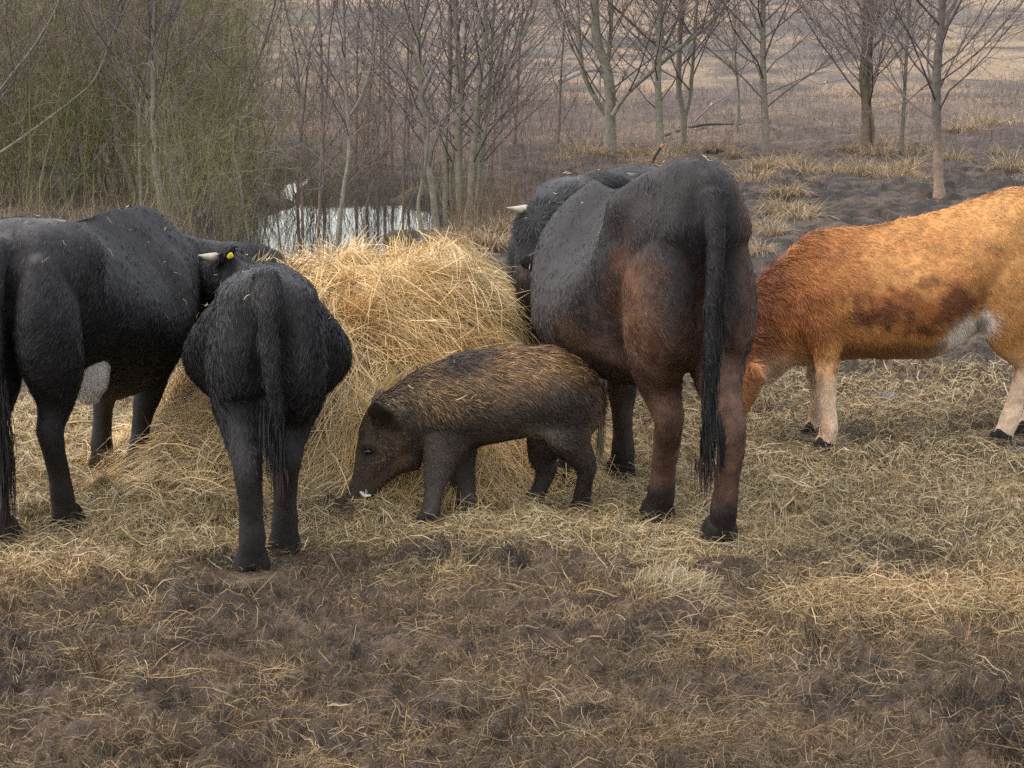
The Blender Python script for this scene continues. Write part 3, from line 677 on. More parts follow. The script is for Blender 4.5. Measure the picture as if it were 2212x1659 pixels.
def build_brush():
    """what nobody could count: dead twigs and dry grass behind the cattle"""
    rng = np.random.default_rng(8); mb = MB()
    def twigs(n, x0, x1, y0, y1, l0, l1, lean, cols, w=.0022, sparse=None, wet=False):
        x = rng.uniform(x0, x1, n); y = y0 * (y1 / y0) ** rng.random(n); x = x * (y / y0 if x1 > 2 else 1)
        if sparse is not None: k = rng.random(n) < sparse(x, y); x, y = x[k], y[k]
        pp = pond_p(x, y, 0); k = (pp < -.15) | (wet is True) if wet != 'rim' else (pp > -.6) & (pp < .22); x, y = x[k], y[k]
        N = len(x); az = rng.uniform(0, 6.28, N); ln = np.abs(rng.normal(0, lean, N))
        d = nrm(np.stack([np.cos(az) * ln, np.sin(az) * ln, np.ones(N)], 1)); L = rng.uniform(l0, l1, N) * rng.uniform(.5, 1, N); K = 5; t = np.linspace(0, 1, K)
        ro = np.stack([x, y, ground_z(x, y) - .02], 1)
        C = ro[:, None] + d[:, None] * (L[:, None] * t)[..., None] + np.cumsum(rng.standard_normal((N, K, 3)) * .035, 1) * L[:, None, None] * (t > 0)[None, :, None]
        a = rng.uniform(0, 3.14, N); side = np.stack([np.cos(a), np.sin(a) * .5, np.zeros(N)], 1)
        c = pick(rng, N, np.array(cols), np.ones(len(cols)), .25)
        mb.add(*ribbons(C, (rng.uniform(.6, 1.3, N) * w * np.maximum(1, y / 30))[:, None] * np.array([1, .9, .8, .6, .3])[None], side, c))
    purple = [(.13, .095, .092), (.16, .11, .10), (.10, .08, .078), (.20, .145, .12), (.14, .115, .085)]
    tan = [(.30, .215, .13), (.20, .145, .095), (.38, .28, .17), (.15, .11, .08)]
    twigs(3600, -3.3, .9, 27.5, 46, .15, 1.1, .7, purple, .0016)
    twigs(2200, -2.4, .6, 22.6, 30, .1, .55, .5, purple + [(.15, .10, .055)] * 3, .0016)
    twigs(1900, -2.6, -.55, 22.2, 28.5, .1, .9, .55, purple + [(.06, .045, .035)] * 3, .0022, None, True)
    twigs(9000, -3.0, -.3, 19.8, 29.5, .06, .32, .6, tan + purple + [(.20, .13, .08)] * 2, .0017, None, 'rim')
    twigs(1500, -.75, .35, 22.3, 27, .1, .5, .45, [(.16, .095, .05), (.12, .08, .05), (.20, .14, .08)], .0018)
    twigs(9000, -.5, 7.5, 33, 47, .05, .38, 1.1, purple + [(.17, .12, .08)], .0017)
    twigs(2500, .3, 5.2, 27, 33, .05, .28, .9, purple + tan, .0018)
    tag(link("brushwood", mb.mesh("brushwood"), M_twig), "tangle of dead purplish twigs between the alders", "brushwood", kind="stuff")
    mb = MB()
    gr = lambda x, y: .25 + .75 * sstep(-.1, .35, fbm(np.stack([x, y], 1) * np.array([1, .5]), 2.2, 3, 77))
    twigs(90000, -7, 7, 34, 135, .03, .11, 1.3, tan, .0032, gr)
    # tufts standing up out of the far field
    n = 1500; cy = 37 * (130 / 37) ** rng.random(n); cx = rng.uniform(-.2, .2, n) * cy; k = rng.random(n) < gr(cx, cy); cx, cy = cx[k], cy[k]; per = 26; N = len(cx) * per
    x = np.repeat(cx, per) + rng.standard_normal(N) * .10; y = np.repeat(cy, per) + rng.standard_normal(N) * .10; az = rng.uniform(0, 6.28, N); ln = rng.uniform(.3, 1.6, N)
    d = nrm(np.stack([np.cos(az) * ln, np.sin(az) * ln, np.ones(N)], 1)); L = rng.uniform(.10, .30, N); t = np.linspace(0, 1, 4); ro = np.stack([x, y, ground_z(x, y) - .02], 1)
    C = ro[:, None] + d[:, None] * (L[:, None] * t)[..., None]; C[..., 2] -= (L * .5)[:, None] * t ** 2
    a = rng.uniform(0, 3.14, N); col = np.repeat(pick(rng, len(cx), np.array(tan), (3, 2, 3, 1), .25), per, 0) * rng.uniform(.7, 1.3, (N, 1))
    mb.add(*ribbons(C, (.004 * np.maximum(1, y / 45))[:, None] * np.array([1, .9, .7, .3])[None], np.stack([np.cos(a), np.sin(a), np.zeros(N)], 1), col))
    twigs(14000, -.2, 4.2, 17, 31, .03, .13, 1.1, tan + purple, .0015, lambda x, y: .25 + .75 * sstep(.0, .4, fbm(np.stack([x, y], 1), 1.2, 3, 78)))
    twigs(9000, -5.2, -.3, 20, 27, .05, .38, .7, tan + [(.16, .15, .06), (.12, .085, .06)], .0018)
    tag(link("dry_grass", mb.mesh("dry_grass"), M_grass), "dry tan grass covering the field beyond the trees", "grass", kind="stuff")
build_brush()

def build_small_things():
    def pole(name, label, cat, pts, r0, r1, col, tip=None):
        rng = np.random.default_rng(int(pts[0][0])); C = catmull(np.array(pts), 4); K = len(C); r = np.linspace(r0, r1, K) * (1 + .08 * rng.standard_normal(K))
        o0 = C[0].copy(); mb = MB(); mb.add(*tubes((C - o0)[None], r[None], 8, np.array([col])))
        o = link(name, mb.mesh(name, True), M_bark); o.location = o0; tag(o, label, cat)
        if tip:
            m2 = MB(); e = C[-1] - o0; d = nrm(C[-1] - C[-2]); m2.add(*sweep([(*(e - d * .012), r1 * 1.15, r1 * 1.15), (*(e + d * .02), r1 * 1.2, r1 * 1.2)], (1, 0, .1), 10, 3)); link("cut_tip", m2.mesh("cut_tip", True), tip, o)
        return o
    Mo = mat_plain("fresh_cut_wood", (.55, .20, .05), .7, .2, .25, 60)
    a = G(1404, 372); pole("cut_sapling", "cut sapling stub with a fresh orange tip behind the brown cow", "stub", [a - (0, 0, .03), P(1412, 345, a[1]), P(1429, 316, a[1])], .018, .012, (.05, .034, .028), Mo)
    a = G(1532, 262); pole("fallen_branch", "bleached white branch leaning upright out of the brush", "branch", [P(1526, 268, a[1]), P(1531, 240, a[1]), P(1538, 222, a[1])], .016, .008, (.55, .50, .46))
    a = G(1412, 314); b = G(1600, 290); pole("fallen_branch", "long dark fallen branch lying behind the slim alders", "branch", [a + (0, 0, .06), (a + b) / 2 + (0, .1, .16), b + (0, 0, .12)], .022, .01, (.06, .05, .05))
    a = G(1480, 300); pole("fallen_branch", "pinkish broken branch slanting up beside the bleached one", "branch", [P(1500, 262, a[1] + 1), P(1540, 225, a[1] + 1), P(1575, 205, a[1] + 1)], .012, .006, (.24, .155, .14))
    a = G(1210, 205); b = G(1330, 196); pole("fallen_branch", "grey fallen branch beyond the alder forked behind the bull", "branch", [a + (0, 0, .2), (a + b) / 2 + (0, 0, .35), b + (0, 0, .3)], .04, .02, (.22, .20, .20))
    # stone half sunk in the straw
    rng = np.random.default_rng(2); g = G(1915, 866); mb = MB(); th = np.linspace(0, 2 * math.pi, 28, endpoint=False); rings = []
    for r, z in ((.09, -.06), (.10, -.02), (.09, .005), (.066, .026), (.026, .036)): rings.append(np.stack([np.cos(th) * r * (1 + .09 * np.sin(2 * th + 1) + .06 * np.sin(5 * th)), np.sin(th) * r * .75 * (1 + .08 * np.cos(3 * th)), np.full(28, z) + .006 * np.sin(4 * th)], 1))
    v, f = ring_loft(np.array(rings)); o = link("stone", mesh_np("stone", v, f, None, True), M_stone); o.location = (g[0], g[1], gz(g[0], g[1])); tag(o, "grey stone half sunk in the straw beneath the calf's belly", "stone")
    # mossy log lying in the pond
    g = G(908, 512); mb = MB(); L = .22
    mb.add(*sweep([(-L, 0, 0, .075, .07), (-L * .9, 0, .005, .085, .08), (0, .01, .01, .082, .078), (L * .9, .02, .0, .086, .08), (L, .02, 0, .075, .07)], (0, 1, 0), 20, 5)); o = link("mossy_log", mb.mesh("mossy_log", True), M_moss); o.location = (g[0], g[1], -.03); o.rotation_euler = (0, 0, .12); tag(o, "short mossy log lying in the water at the pond's edge", "log")
build_small_things()
#==PART5==

# ---------------------------------------------------------------- animals
class Beast:
    """collects the overlapping solids of one animal in its own frame (x forward, y left, z up), skins them into one body and grows its coat"""
    def __init__(s, ox, oy, yaw, name, label, cat, group=None):
        s.o = np.array((ox, oy, 0.0)); s.c, s.s = math.cos(yaw), math.sin(yaw)
        s.root = empty(name, s.o, yaw); tag(s.root, label, cat, group); s.mb = MB(); s.feet = []; s.bumps = []
    def loc(s, p):
        d = np.asarray(p, float) - s.o; return np.array((d[0] * s.c + d[1] * s.s, -d[0] * s.s + d[1] * s.c, d[2]))
    def px(s, x, y, Y): return s.loc(P(x, y, Y))
    def add(s, vf): s.mb.add(*vf)
    def sweep(s, pts, side=(0, 1, 0), n=16): s.add(sweep(pts, side, n))
    def hind(s, hip, foot, k, fat=1.0, drop=0.03):
        hx, hy = hip; fx, fy = foot[:2]
        L = ((1.0, 0, -.03, .12, .045), (.88, 0, -.035, .18, .088), (.74, .06, -.02, .20, .112), (.60, .22, .015, .165, .105), (.50, .42, .0, .112, .080), (.43, .6, -.045, .078, .060), (.375, .75, -.085, .066, .052),
             (.30, .86, -.07, .054, .046), (.20, .95, -.04, .046, .042), (.115, 1, -.018, .054, .049), (.065, 1, .0, .050, .047), (drop, 1, .015, .055, .05))
        s.sweep([(hx + (fx - hx) * t + o * k, hy + (fy - hy) * t, z * k, ry * fat * k, rx * fat * k) for z, t, o, rx, ry in L])
        s.feet.append((fx + .01, fy, k))
    def fore(s, sh, foot, k, fat=1.0, drop=0.03):
        hx, hy = sh; fx, fy = foot[:2]
        L = ((.80, 0, .0, .15, .085), (.66, .08, .0, .13, .095), (.54, .25, -.01, .085, .070), (.44, .5, -.005, .062, .054), (.35, .75, .01, .060, .056), (.27, .88, .005, .047, .043),
             (.19, .95, 0, .042, .040), (.11, 1, .0, .052, .048), (.06, 1, .01, .049, .047), (drop, 1, .022, .055, .05))
        s.sweep([(hx + (fx - hx) * t + o * k, hy + (fy - hy) * t, z * k, ry * fat * k, rx * fat * k) for z, t, o, rx, ry in L])
        s.feet.append((fx + .012, fy, k))
    def ear(s, base, tip, wide, thick=.013, up=(0, 0, 1)):
        b, t = np.asarray(base), np.asarray(tip); d = t - b
        s.add(sweep([(*(b + d * u), wide * w, thick * (1 if u < .8 else .8)) for u, w in ((0, .45), (.2, .8), (.45, 1.0), (.7, .85), (.88, .5), (1, .16))], np.cross(d, np.cross(d, up)) if False else up, 12, 3))
    def skin(s, colour, voxel=.013, it=7, lumps=.006):
        me = remesh(s.mb, voxel, it); c, no = co_no(me)
        for ctr, rad, amt in s.bumps:
            for sy in ((1, -1) if abs(ctr[1]) > .01 else (1,)):
                d = (c - np.array((ctr[0], ctr[1] * sy, ctr[2]))) / np.asarray(rad); c = c + no * (amt * np.exp(-(d ** 2).sum(1)))[:, None]
        c2 = c + no * (fbm(c, .16, 3, 71) * lumps + fbm(c, .05, 2, 72) * lumps * .35)[:, None]
        me.vertices.foreach_set("co", c2.astype(np.float32).ravel()); me.update()
        set_cols(me, colour(c2, no, np.random.default_rng(5).random(len(c2)) * 0 + .5)); me.name = "body"
        s.body = link("body", me, M_skin, s.root); return s.body
    def coat(s, count, colour, flow, length, lift=.35, width=.0013, seed=1, mess=.35, keep=None):
        rng = np.random.default_rng(seed); p, n = sample(s.body.data, count, rng)
        camd = s.loc((0, 0, CAM_H)) - p; vis = (nrm(camd) * n).sum(1)
        k = (vis > -.45) | (rng.random(count) < .2)
        if keep is not None: k &= keep(p, n)
        p, n, vis = p[k], n[k], vis[k]; N = len(p)
        f = flow(p, n); f = f - (f * n).sum(1)[:, None] * n; f = nrm(f)
        cr = np.cross(n, f)
        a = fbm(p, .09, 3, 80 + seed) * 1.6 * mess + rng.standard_normal(N) * mess * .55
        d = f * np.cos(a)[:, None] + cr * np.sin(a)[:, None]
        lf = lift * (1 + .5 * fbm(p, .05, 2, 90 + seed) + rng.standard_normal(N) * .35).clip(.1, 2.4)
        L = length(p, n) * rng.uniform(.55, 1.25, N)
        t = np.linspace(0, 1, 4)
        C = p[:, None] - n[:, None] * .004 + d[:, None] * (t[None] * L[:, None])[..., None] + n[:, None] * ((t - .45 * t ** 2)[None] * (L * lf)[:, None])[..., None]
        C[..., 2] -= .12 * L[:, None] * t[None] ** 2
        C[..., 2] = np.maximum(C[..., 2], .006)
        side = nrm(np.cross(d, n) + n * rng.uniform(-.9, .9, N)[:, None])
        Wd = (rng.uniform(.7, 1.3, N) * width)[:, None] * np.array([1, 1, .75, .2])[None]
        v, fs, c = ribbons(C, Wd, side, colour(p, n, rng.random(N)))
        me = mesh_np("coat", v, fs, c); o = link("coat", me, M_fur, s.root); return o
    def tuft(s, path, rad, count, length, col, name="tail_tuft", seed=3, width=.0015, sway=.07):
        """long hair hanging from a path"""
        rng = np.random.default_rng(seed); q = catmull(path, 8); i = rng.integers(0, len(q), count)
        p = q[i] + rng.standard_normal((count, 3)) * rad; K = 6; t = np.linspace(0, 1, K); L = length * rng.uniform(.5, 1.2, count)
        sw = rng.standard_normal((count, 2)) * sway
        C = np.repeat(p[:, None], K, 1); C[..., 2] -= (L[:, None] * t[None]); C[..., 0] += sw[:, :1] * L[:, None] * t[None] ** 1.5; C[..., 1] += sw[:, 1:] * L[:, None] * np.sin(t * 2.5)[None]
        C[..., 2] = np.maximum(C[..., 2], .01)
        a = rng.uniform(0, math.pi, count); side = np.stack([np.cos(a), np.sin(a), np.zeros(count)], 1)
        v, f, c = ribbons(C, width * np.ones((count, 1)) * np.array([1, 1, 1, .9, .7, .3])[None], side, np.asarray(col)[None] * rng.uniform(.6, 1.5, (count, 1)))
        return link(name, mesh_np(name, v, f, c), M_fur, s.root)
    def hooves(s, scale=1.0, toe=1.0):
        for fx, fy, k in s.feet:
            mb = MB(); k *= scale
            for sg in (-1, 1):
                mb.add(*sweep([(fx, fy + sg * .024 * k, .062 * k, .026 * k, .048 * k), (fx + .012 * k * toe, fy + sg * .027 * k, .035 * k, .031 * k, .058 * k), (fx + .022 * k * toe, fy + sg * .029 * k, .0, .034 * k, .068 * k)], (0, 1, 0), 14, 3))
            link("hoof", mb.mesh("hoof", True), M_hoof, s.root)
    def horn(s, pts, name="horn"):
        return link(name, (lambda m: (m.add(*sweep(pts, (0, 0, 1), 12, 5)), m.mesh(name, True))[1])(MB()), M_horn, s.root)
    def ball(s, c, r, name, mat):
        mb = MB(); c = np.asarray(c); mb.add(*sweep([(c[0] - r * .7, c[1], c[2], r * .7, r * .7), (c[0], c[1], c[2], r, r), (c[0] + r * .7, c[1], c[2], r * .7, r * .7)], (0, 1, 0), 14, 4))
        return link(name, mb.mesh(name, True), mat, s.root)

def cow_rings(k, L, w=1.0, belly=1.0, hump=0.0):
    """trunk sections of a cow: k scales heights, L is the distance between hind and front feet"""
    X = L / 1.15
    R = [(-.215, 1.03, .92, .075, 1.0, .6), (-.17, 1.10 + hump, .84, .155, .85, .60), (-.06, 1.135 + hump, .70, .205, .72, .55), (.10, 1.135, .53, .235, .66, .52), (.28, 1.115, .47, .262, .95, .60),
         (.52, 1.105, .42, .315, 1.5, .68), (.78, 1.11, .42, .315, 1.45, .68), (.98, 1.125, .46, .265, 1.2, .66), (1.14, 1.125, .50, .225, 1.1, .72), (1.27, 1.07, .56, .18, 1.0, .7), (1.36, .98, .64, .12, 1.0, .7)]
    out = []
    for i, (x, zt, zb, ww, kk, q) in enumerate(R):
        b = belly if 3 < i < 8 else 1
        out.append((x * X if x > 0 else x * k, zt * k, zb * k, ww * k * w * b, kk, q, 0))
    return out
def cow_flow(p, n):
    f = np.zeros_like(p); leg = 1 - sstep(.38, .62, p[:, 2]); f[:, 0] = -.8 * (1 - leg) - .1; f[:, 2] = -.55 - .5 * leg - .25 * np.abs(n[:, 1]); return f
def cow_len(base, leg=.55):
    def fn(p, n): return base * (leg + (1 - leg) * sstep(.25, .6, p[:, 2]))
    return fn
def black_coat(dust_sheen=.5, brown=0.0):
    def fn(p, n, r):
        a = fbm(p, .35, 3, 41); b = fbm(p, .07, 3, 42)
        c = mix((.0140, .0125, .013), (.030, .0265, .0275), sstep(-.4, .5, a + .5 * b))
        top = sstep(.55, .95, n[:, 2]) * sstep(-.3, .4, a + .6 * b) * dust_sheen  # grey back dust together with a sky sheen painted on upward-facing hair
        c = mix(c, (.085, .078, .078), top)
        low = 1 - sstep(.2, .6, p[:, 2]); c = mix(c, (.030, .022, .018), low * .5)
        if brown: c = mix(c, (.035, .022, .016), np.full(len(p), brown))
        return c * ((.78 + .5 * r ** 2) * (1 + .45 * fbm(p * np.array([.5, 1, .6]), .035, 3, 92)))[:, None]
    return fn

def build_black_cow():
    """at the left edge, seen from its right rear"""
    yaw = math.radians(90 - 15); ox, oy = -1.83, 11.36
    B = Beast(ox, oy, yaw, "cow", "black cow at the left edge, flank showing, with a white udder", "cow", "cattle feeding at the hay")
    ft = {k: B.loc(FEET["a_" + k]) for k in ("hl", "hr", "fl", "fr")}
    k = 1.06; L = 1.22
    B.bumps = [((.12, .24, 1.10), (.13, .10, .10), .022), ((-.17, .13, 1.02), (.06, .05, .07), .022), ((.32, .26, .98), (.14, .10, .13), -.028), ((.27, .28, .72), (.06, .1, .25), -.008), ((1.0, .24, .85), (.10, .10, .25), .022), ((.82, .3, .8), (.05, .12, .25), -.018), ((.4, 0, 1.18), (.35, .06, .06), -.02)]
    B.add(torso([(a_, b_, c_ + (.06 if .1 < a_ < .6 else (-.05 if a_ > .7 else 0)), *r_) for a_, b_, c_, *r_ in [(x_, t_ - (.035 if x_ > .9 else 0), *o_) for x_, t_, *o_ in cow_rings(k, L, .96, 1.0)]]))
    B.hind((-.07, .13), ft["hl"], k, .95); B.hind((-.09, -.13), ft["hr"], k, .92)
    B.fore((L, .12), ft["fl"], k); B.fore((L, -.12), ft["fr"], k)
    pl = B.px(548, 548, 13.05)
    B.sweep([(L - .14, 0, .82, .18, .30), (L + .12, -.04, .80, .15, .25), (*(B.px(455, 600, 12.9)), .12, .165), (*(pl - np.array((.02, 0, .07))), .10, .13)])
    mz = B.px(625, 690, 13.1)
    B.sweep([(*pl, .07, .06), (*(pl * .8 + mz * .2 + (0, 0, .0)), .11, .11), (*(pl * .45 + mz * .55), .08, .09), (*mz, .06, .06)], (0, 1, 0))
    B.ear(pl + (0, .06, -.05), pl + (-.03, .22, -.08), .05); B.ear(pl + (0, -.06, -.05), pl + (-.03, -.22, -.08), .05)
    tl = [(-.20 * k, 0, 1.06 * k), (-.275, .0, .98 * k), (-.29, .0, .75), (-.28, .0, .5)]
    B.sweep([(*q, r, r) for q, r in zip(tl, (.045, .04, .028, .022))])
    col = black_coat(.75)
    B.skin(col); B.coat(95000, col, cow_flow, cow_len(.030), .30, .0013, 1)
    B.tuft([(-.285, 0, .62), (-.28, 0, .42)], .018, 700, .34, (.016, .012, .012))
    B.tuft([(-.28, 0, .32), (-.28, -.02, .24)], .022, 70, .18, (.05, .022, .018), "tail_ends", 5)
    # udder
    mb = MB(); c = B.px(190, 812, 11.72)
    mb.add(*sweep([(c[0] - .0, c[1], c[2] + .13, .085, .085), (c[0], c[1], c[2] + .05, .085, .085), (c[0], c[1], c[2] - .03, .075, .075), (c[0], c[1], c[2] - .075, .05, .05)], (0, 1, 0), 20))
    for dx in ():
        for dy in (-.05, .05): mb.add(*sweep([(c[0] + dx, c[1] + dy, c[2] - .07, .018, .018), (c[0] + dx, c[1] + dy, c[2] - .135, .012, .012)], (0, 1, 0), 10))
    me = remesh(mb, .012, 6); v, no = co_no(me); set_cols(me, mix((.80, .74, .68), (.60, .5, .43), 1 - sstep(c[2] - .09, c[2] + .02, v[:, 2])))
    ud = link("udder", me, M_skin, B.root)
    keep_body = B.body; B.body = ud; B.coat(9000, lambda p, n, r: np.array((.80, .75, .69))[None] * (.7 + .4 * r)[:, None], lambda p, n: np.tile((-.2, 0, -1.0), (len(p), 1)), lambda p, n: np.full(len(p), .026), .4, .0011, 8, .5); B.body = keep_body
    B.hooves(); return B
def build_rear_cow():
    """second from the left, seen straight from behind, head turned left"""
    yaw = math.radians(90 + 4.5); ox, oy = -.885, 10.85
    B = Beast(ox, oy, yaw, "cow", "shaggy black cow standing with its round rump square to the viewer, yellow ear tag", "cow", "cattle feeding at the hay")
    ft = {k: B.loc(FEET["b_" + k]) for k in ("hl", "hr", "fl", "fr")}
    k = 1.0; L = 1.32
    R = cow_rings(k, L, .95, 1.0)
    R = [list(r) for r in R]
    for i in (4, 5, 6): R[i][3] *= 1.06
    for i, dz in ((0, -.03), (1, -.05), (2, -.06), (3, -.06), (4, -.055)): R[i][1] += dz
    for i, z in ((5, 1.03), (6, 1.0), (7, .97), (8, .94), (9, .89), (10, .84)): R[i][1] = z
    R[2][3] *= .93; R[3][3] *= .82; R[4][3] *= .80; R[3][4] = .72; R[4][4] = .9; R[5][4] = 1.25; R[5][3] *= .97
    B.bumps = [((.12, .20, .99), (.07, .06, .06), .028), ((-.17, .10, .97), (.05, .05, .06), .02), ((-.02, .10, 1.06), (.12, .05, .06), -.012), ((.27, .25, .78), (.05, .1, .28), -.012)]; R[0][2] = .86; R[1][2] = .70; R[2][2] = .60
    B.add(torso(R))
    B.hind((.0, .105), ft["hl"], k, 1.04); B.hind((.0, -.105), ft["hr"], k, 1.04)
    B.fore((L, .12), ft["fl"], k); B.fore((L, -.12), ft["fr"], k)
    pl = B.px(492, 572, 12.62); mz = B.px(425, 700, 12.85)
    B.sweep([(L - .08, 0, .68, .16, .24), (L + .14, .05, .72, .13, .18), (*(B.px(535, 625, 12.62)), .10, .13), (*(pl - (0, 0, .03)), .095, .11)])
    B.sweep([(*pl, .075, .06), (*(pl * .8 + mz * .2), .105, .11), (*(pl * .45 + mz * .55), .08, .09), (*mz, .06, .06)], (0, 1, 0))
    eb = B.px(474, 566, 12.55); et = B.px(508, 530, 12.5); eb2 = B.px(486, 566, 12.55)
    B.ear(eb, et, .046, .013, (1, 0, -.6)); B.ear(pl + (.1, -.02, 0), pl + (.22, -.05, .04), .045)
    tl = [(-.19, 0, 1.05), (-.255, .0, .97), (-.275, -.015, .75), (-.265, -.03, .52)]
    B.sweep([(*q, r, r) for q, r in zip(tl, (.05, .045, .035, .025))])
    col = black_coat(.45)
    B.skin(col); B.coat(150000, col, cow_flow, cow_len(.032, .5), .36, .0010, 2, .35)
    B.tuft([(-.27, -.01, .62), (-.265, -.03, .5)], .016, 500, .16, (.014, .012, .014))
    B.tuft([(-.265, -.03, .42), (-.262, -.04, .36)], .016, 60, .10, (.045, .022, .02), "tail_ends", 5)
    hb = B.px(466, 556, 12.55); ht = B.px(430, 552, 12.5)
    B.horn([(*hb, .021, .021), (*(hb * .5 + ht * .5 + (0, 0, -.003)), .016, .016), (*ht, .004, .004)])
    tp = B.px(502, 550, 12.46); tb = B.px(492, 556, 12.47); mb = MB()
    w = B.px(499, 548, 12.46)
    mb.add(*sweep([(*tb, .008, .004), (*(tb * .5 + tp * .5), .012, .004), (*tp, .011, .004)], (0, 0, 1), 12)); link("ear_tag", mb.mesh("ear_tag", True), M_tag, B.root)
    B.hooves(1.05); return B
def build_brown_cow():
    """the big dark brown one right of the middle, seen from its left rear"""
    yaw = math.radians(90 + 17); ox, oy = .665, 11.36
    B = Beast(ox, oy, yaw, "cow", "large dark brown cow with rusty haunch patch and long hanging tail beside the boar", "cow", "cattle feeding at the hay")
    ft = {k: B.loc(FEET["c_" + k]) for k in ("hl", "hr", "fl", "fr")}
    k = 1.19; L = 1.15
    B.bumps = [((.13, .25, 1.25), (.09, .09, .08), .045), ((-.20, .13, 1.18), (.06, .05, .07), .025), ((-.03, .16, 1.27), (.10, .07, .07), -.03), ((.36, .28, 1.10), (.12, .10, .17), -.035), ((.30, .30, .80), (.06, .12, .28), -.018), ((.12, .25, .98), (.16, .1, .12), .02), ((.30, .2, .62), (.08, .15, .08), .02), ((-.24, 0, .95), (.08, .035, .25), -.035)]
    R = [list(r) for r in cow_rings(k, L, .97, 1.0, .012)]
    R[0][1] += .03; R[1][1] += .05; R[2][1] += .062; R[3][1] += .045; R[4][1] += .03; R[5][1] += .01
    for i in (0, 1, 2, 3): R[i][3] *= .88
    for i in (4, 5, 6, 7): R[i][6] = .025; R[i][3] *= .96
    for i, dz in ((5, .03), (6, .06), (7, .07), (8, .07), (9, .05)): R[i][1] -= dz; R[i][4] *= 1.08
    B.add(torso(R))
    B.hind((-.01, .125), ft["hl"], k * .985, .95); B.hind((-.02, -.115), ft["hr"], k * .985, .92)
    B.fore((L, .13), ft["fl"], 1.08, 1.0); B.fore((L, -.13), ft["fr"], 1.08, 1.0)
    pl = B.px(1172, 560, 12.78); mz = B.px(1142, 770, 12.9)
    B.sweep([(L - .1, 0, .92, .17, .28), (L + .15, .03, .88, .14, .22), (*(B.px(1200, 590, 12.72)), .11, .16), (*(pl - (0, 0, .04)), .09, .11)])
    a = pl * .82 + mz * .18; b = pl * .45 + mz * .55
    B.sweep([(*pl, .075, .06), (*a, .105, .105), (*b, .075, .085), (*mz, .06, .06)], (0, 1, 0))
    B.ear(B.px(1166, 572, 12.66), B.px(1118, 562, 12.62), .042, .013, (0, 0, 1)); B.ear(pl + (.06, -.05, -.03), pl + (.1, -.2, -.04), .045)
    tl = [(-.21 * k, 0, 1.10 * k), (-.315, .01, 1.16), (-.335, .025, .9), (-.325, .035, .6), (-.315, .04, .36)]
    B.sweep([(*q, r, r) for q, r in zip(tl, (.050, .042, .034, .028, .022))])
    pc = B.px(1400, 690, 11.3); pu = B.px(1288, 730, 11.7)
    def col(p, n, r):
        a = fbm(p, .3, 3, 43); b = fbm(p, .06, 3, 44)
        c = mix((.018, .0145, .0145), (.032, .0245, .0235), sstep(-.4, .5, a + .5 * b))
        c = mix(c, (.050, .043, .043), sstep(.5, .95, n[:, 2]) * .4 * sstep(-.3, .4, b + a))  # dust and grey sheen put into the colour of the upper surfaces
        left = sstep(-.05, .06, p[:, 1])
        d = np.sqrt(((p[:, 0] - pc[0]) / .21) ** 2 + ((p[:, 2] - pc[2]) / .36) ** 2)
        c = mix(c, mix((.115, .036, .013), (.175, .078, .030), sstep(-.3, .4, b + a)), (1 - sstep(.35, 1.25, d + .55 * a + .4 * b)) * left * .85)
        d = np.sqrt(((p[:, 0] - pu[0]) / .10) ** 2 + ((p[:, 2] - pu[2]) / .09) ** 2)
        c = mix(c, (.10, .055, .028), (1 - sstep(.3, 1.2, d + .6 * b + .3 * a)) * left * .8)
        rt = (1 - sstep(-.15, -.08, p[:, 1])) * (1 - sstep(.0, .12, p[:, 0]))
        c = mix(c, mix((.075, .042, .03), (.12, .07, .05), sstep(-.3, .4, b)), rt * sstep(.5, .7, p[:, 2]) * .75)
        legs = (1 - sstep(.6, 1.0, p[:, 2] + .25 * a)) * sstep(.12, .2, p[:, 2])
        hindp = (1 - sstep(.25, .5, p[:, 0]))
        c = mix(c, mix((.080, .038, .024), (.145, .076, .048), sstep(-.3, .4, b + .5 * a)), legs * (.3 + .6 * hindp))
        tail = (p[:, 0] < -.25) & (np.abs(p[:, 1] - .025) < .06) & (p[:, 2] > .3) ; c[tail] = (.018, .015, .015)
        c = mix(c, (.025, .018, .016), (1 - sstep(.10, .18, p[:, 2])))
        return c * ((.7 + .65 * r ** 2) * (1 + .4 * fbm(p * np.array([.5, 1, .6]), .035, 3, 93)))[:, None]
    B.skin(col); B.coat(150000, col, cow_flow, cow_len(.028, .75), .30, .0010, 3, .45)
    B.tuft([(-.335, .015, 1.05), (-.335, .03, .8), (-.32, .038, .45)], .011, 1800, .16, (.0135, .0115, .0115))
    B.tuft([(-.318, .04, .38), (-.31, .045, .30)], .022, 150, .10, (.04, .018, .014), "tail_ends", 5)
    B.ball(B.px(1131, 628, 12.755), .019, "eye", M_eye)
    tb = B.px(1158, 588, 12.6); tp = B.px(1156, 612, 12.6); mb = MB()
    mb.add(*sweep([(*tb, .012, .003), (*(tb * .5 + tp * .5), .014, .003), (*tp, .012, .003)], (1, 0, 0), 12)); link("ear_tag", mb.mesh("ear_tag", True), M_tag, B.root)
    B.hooves(.98); return B
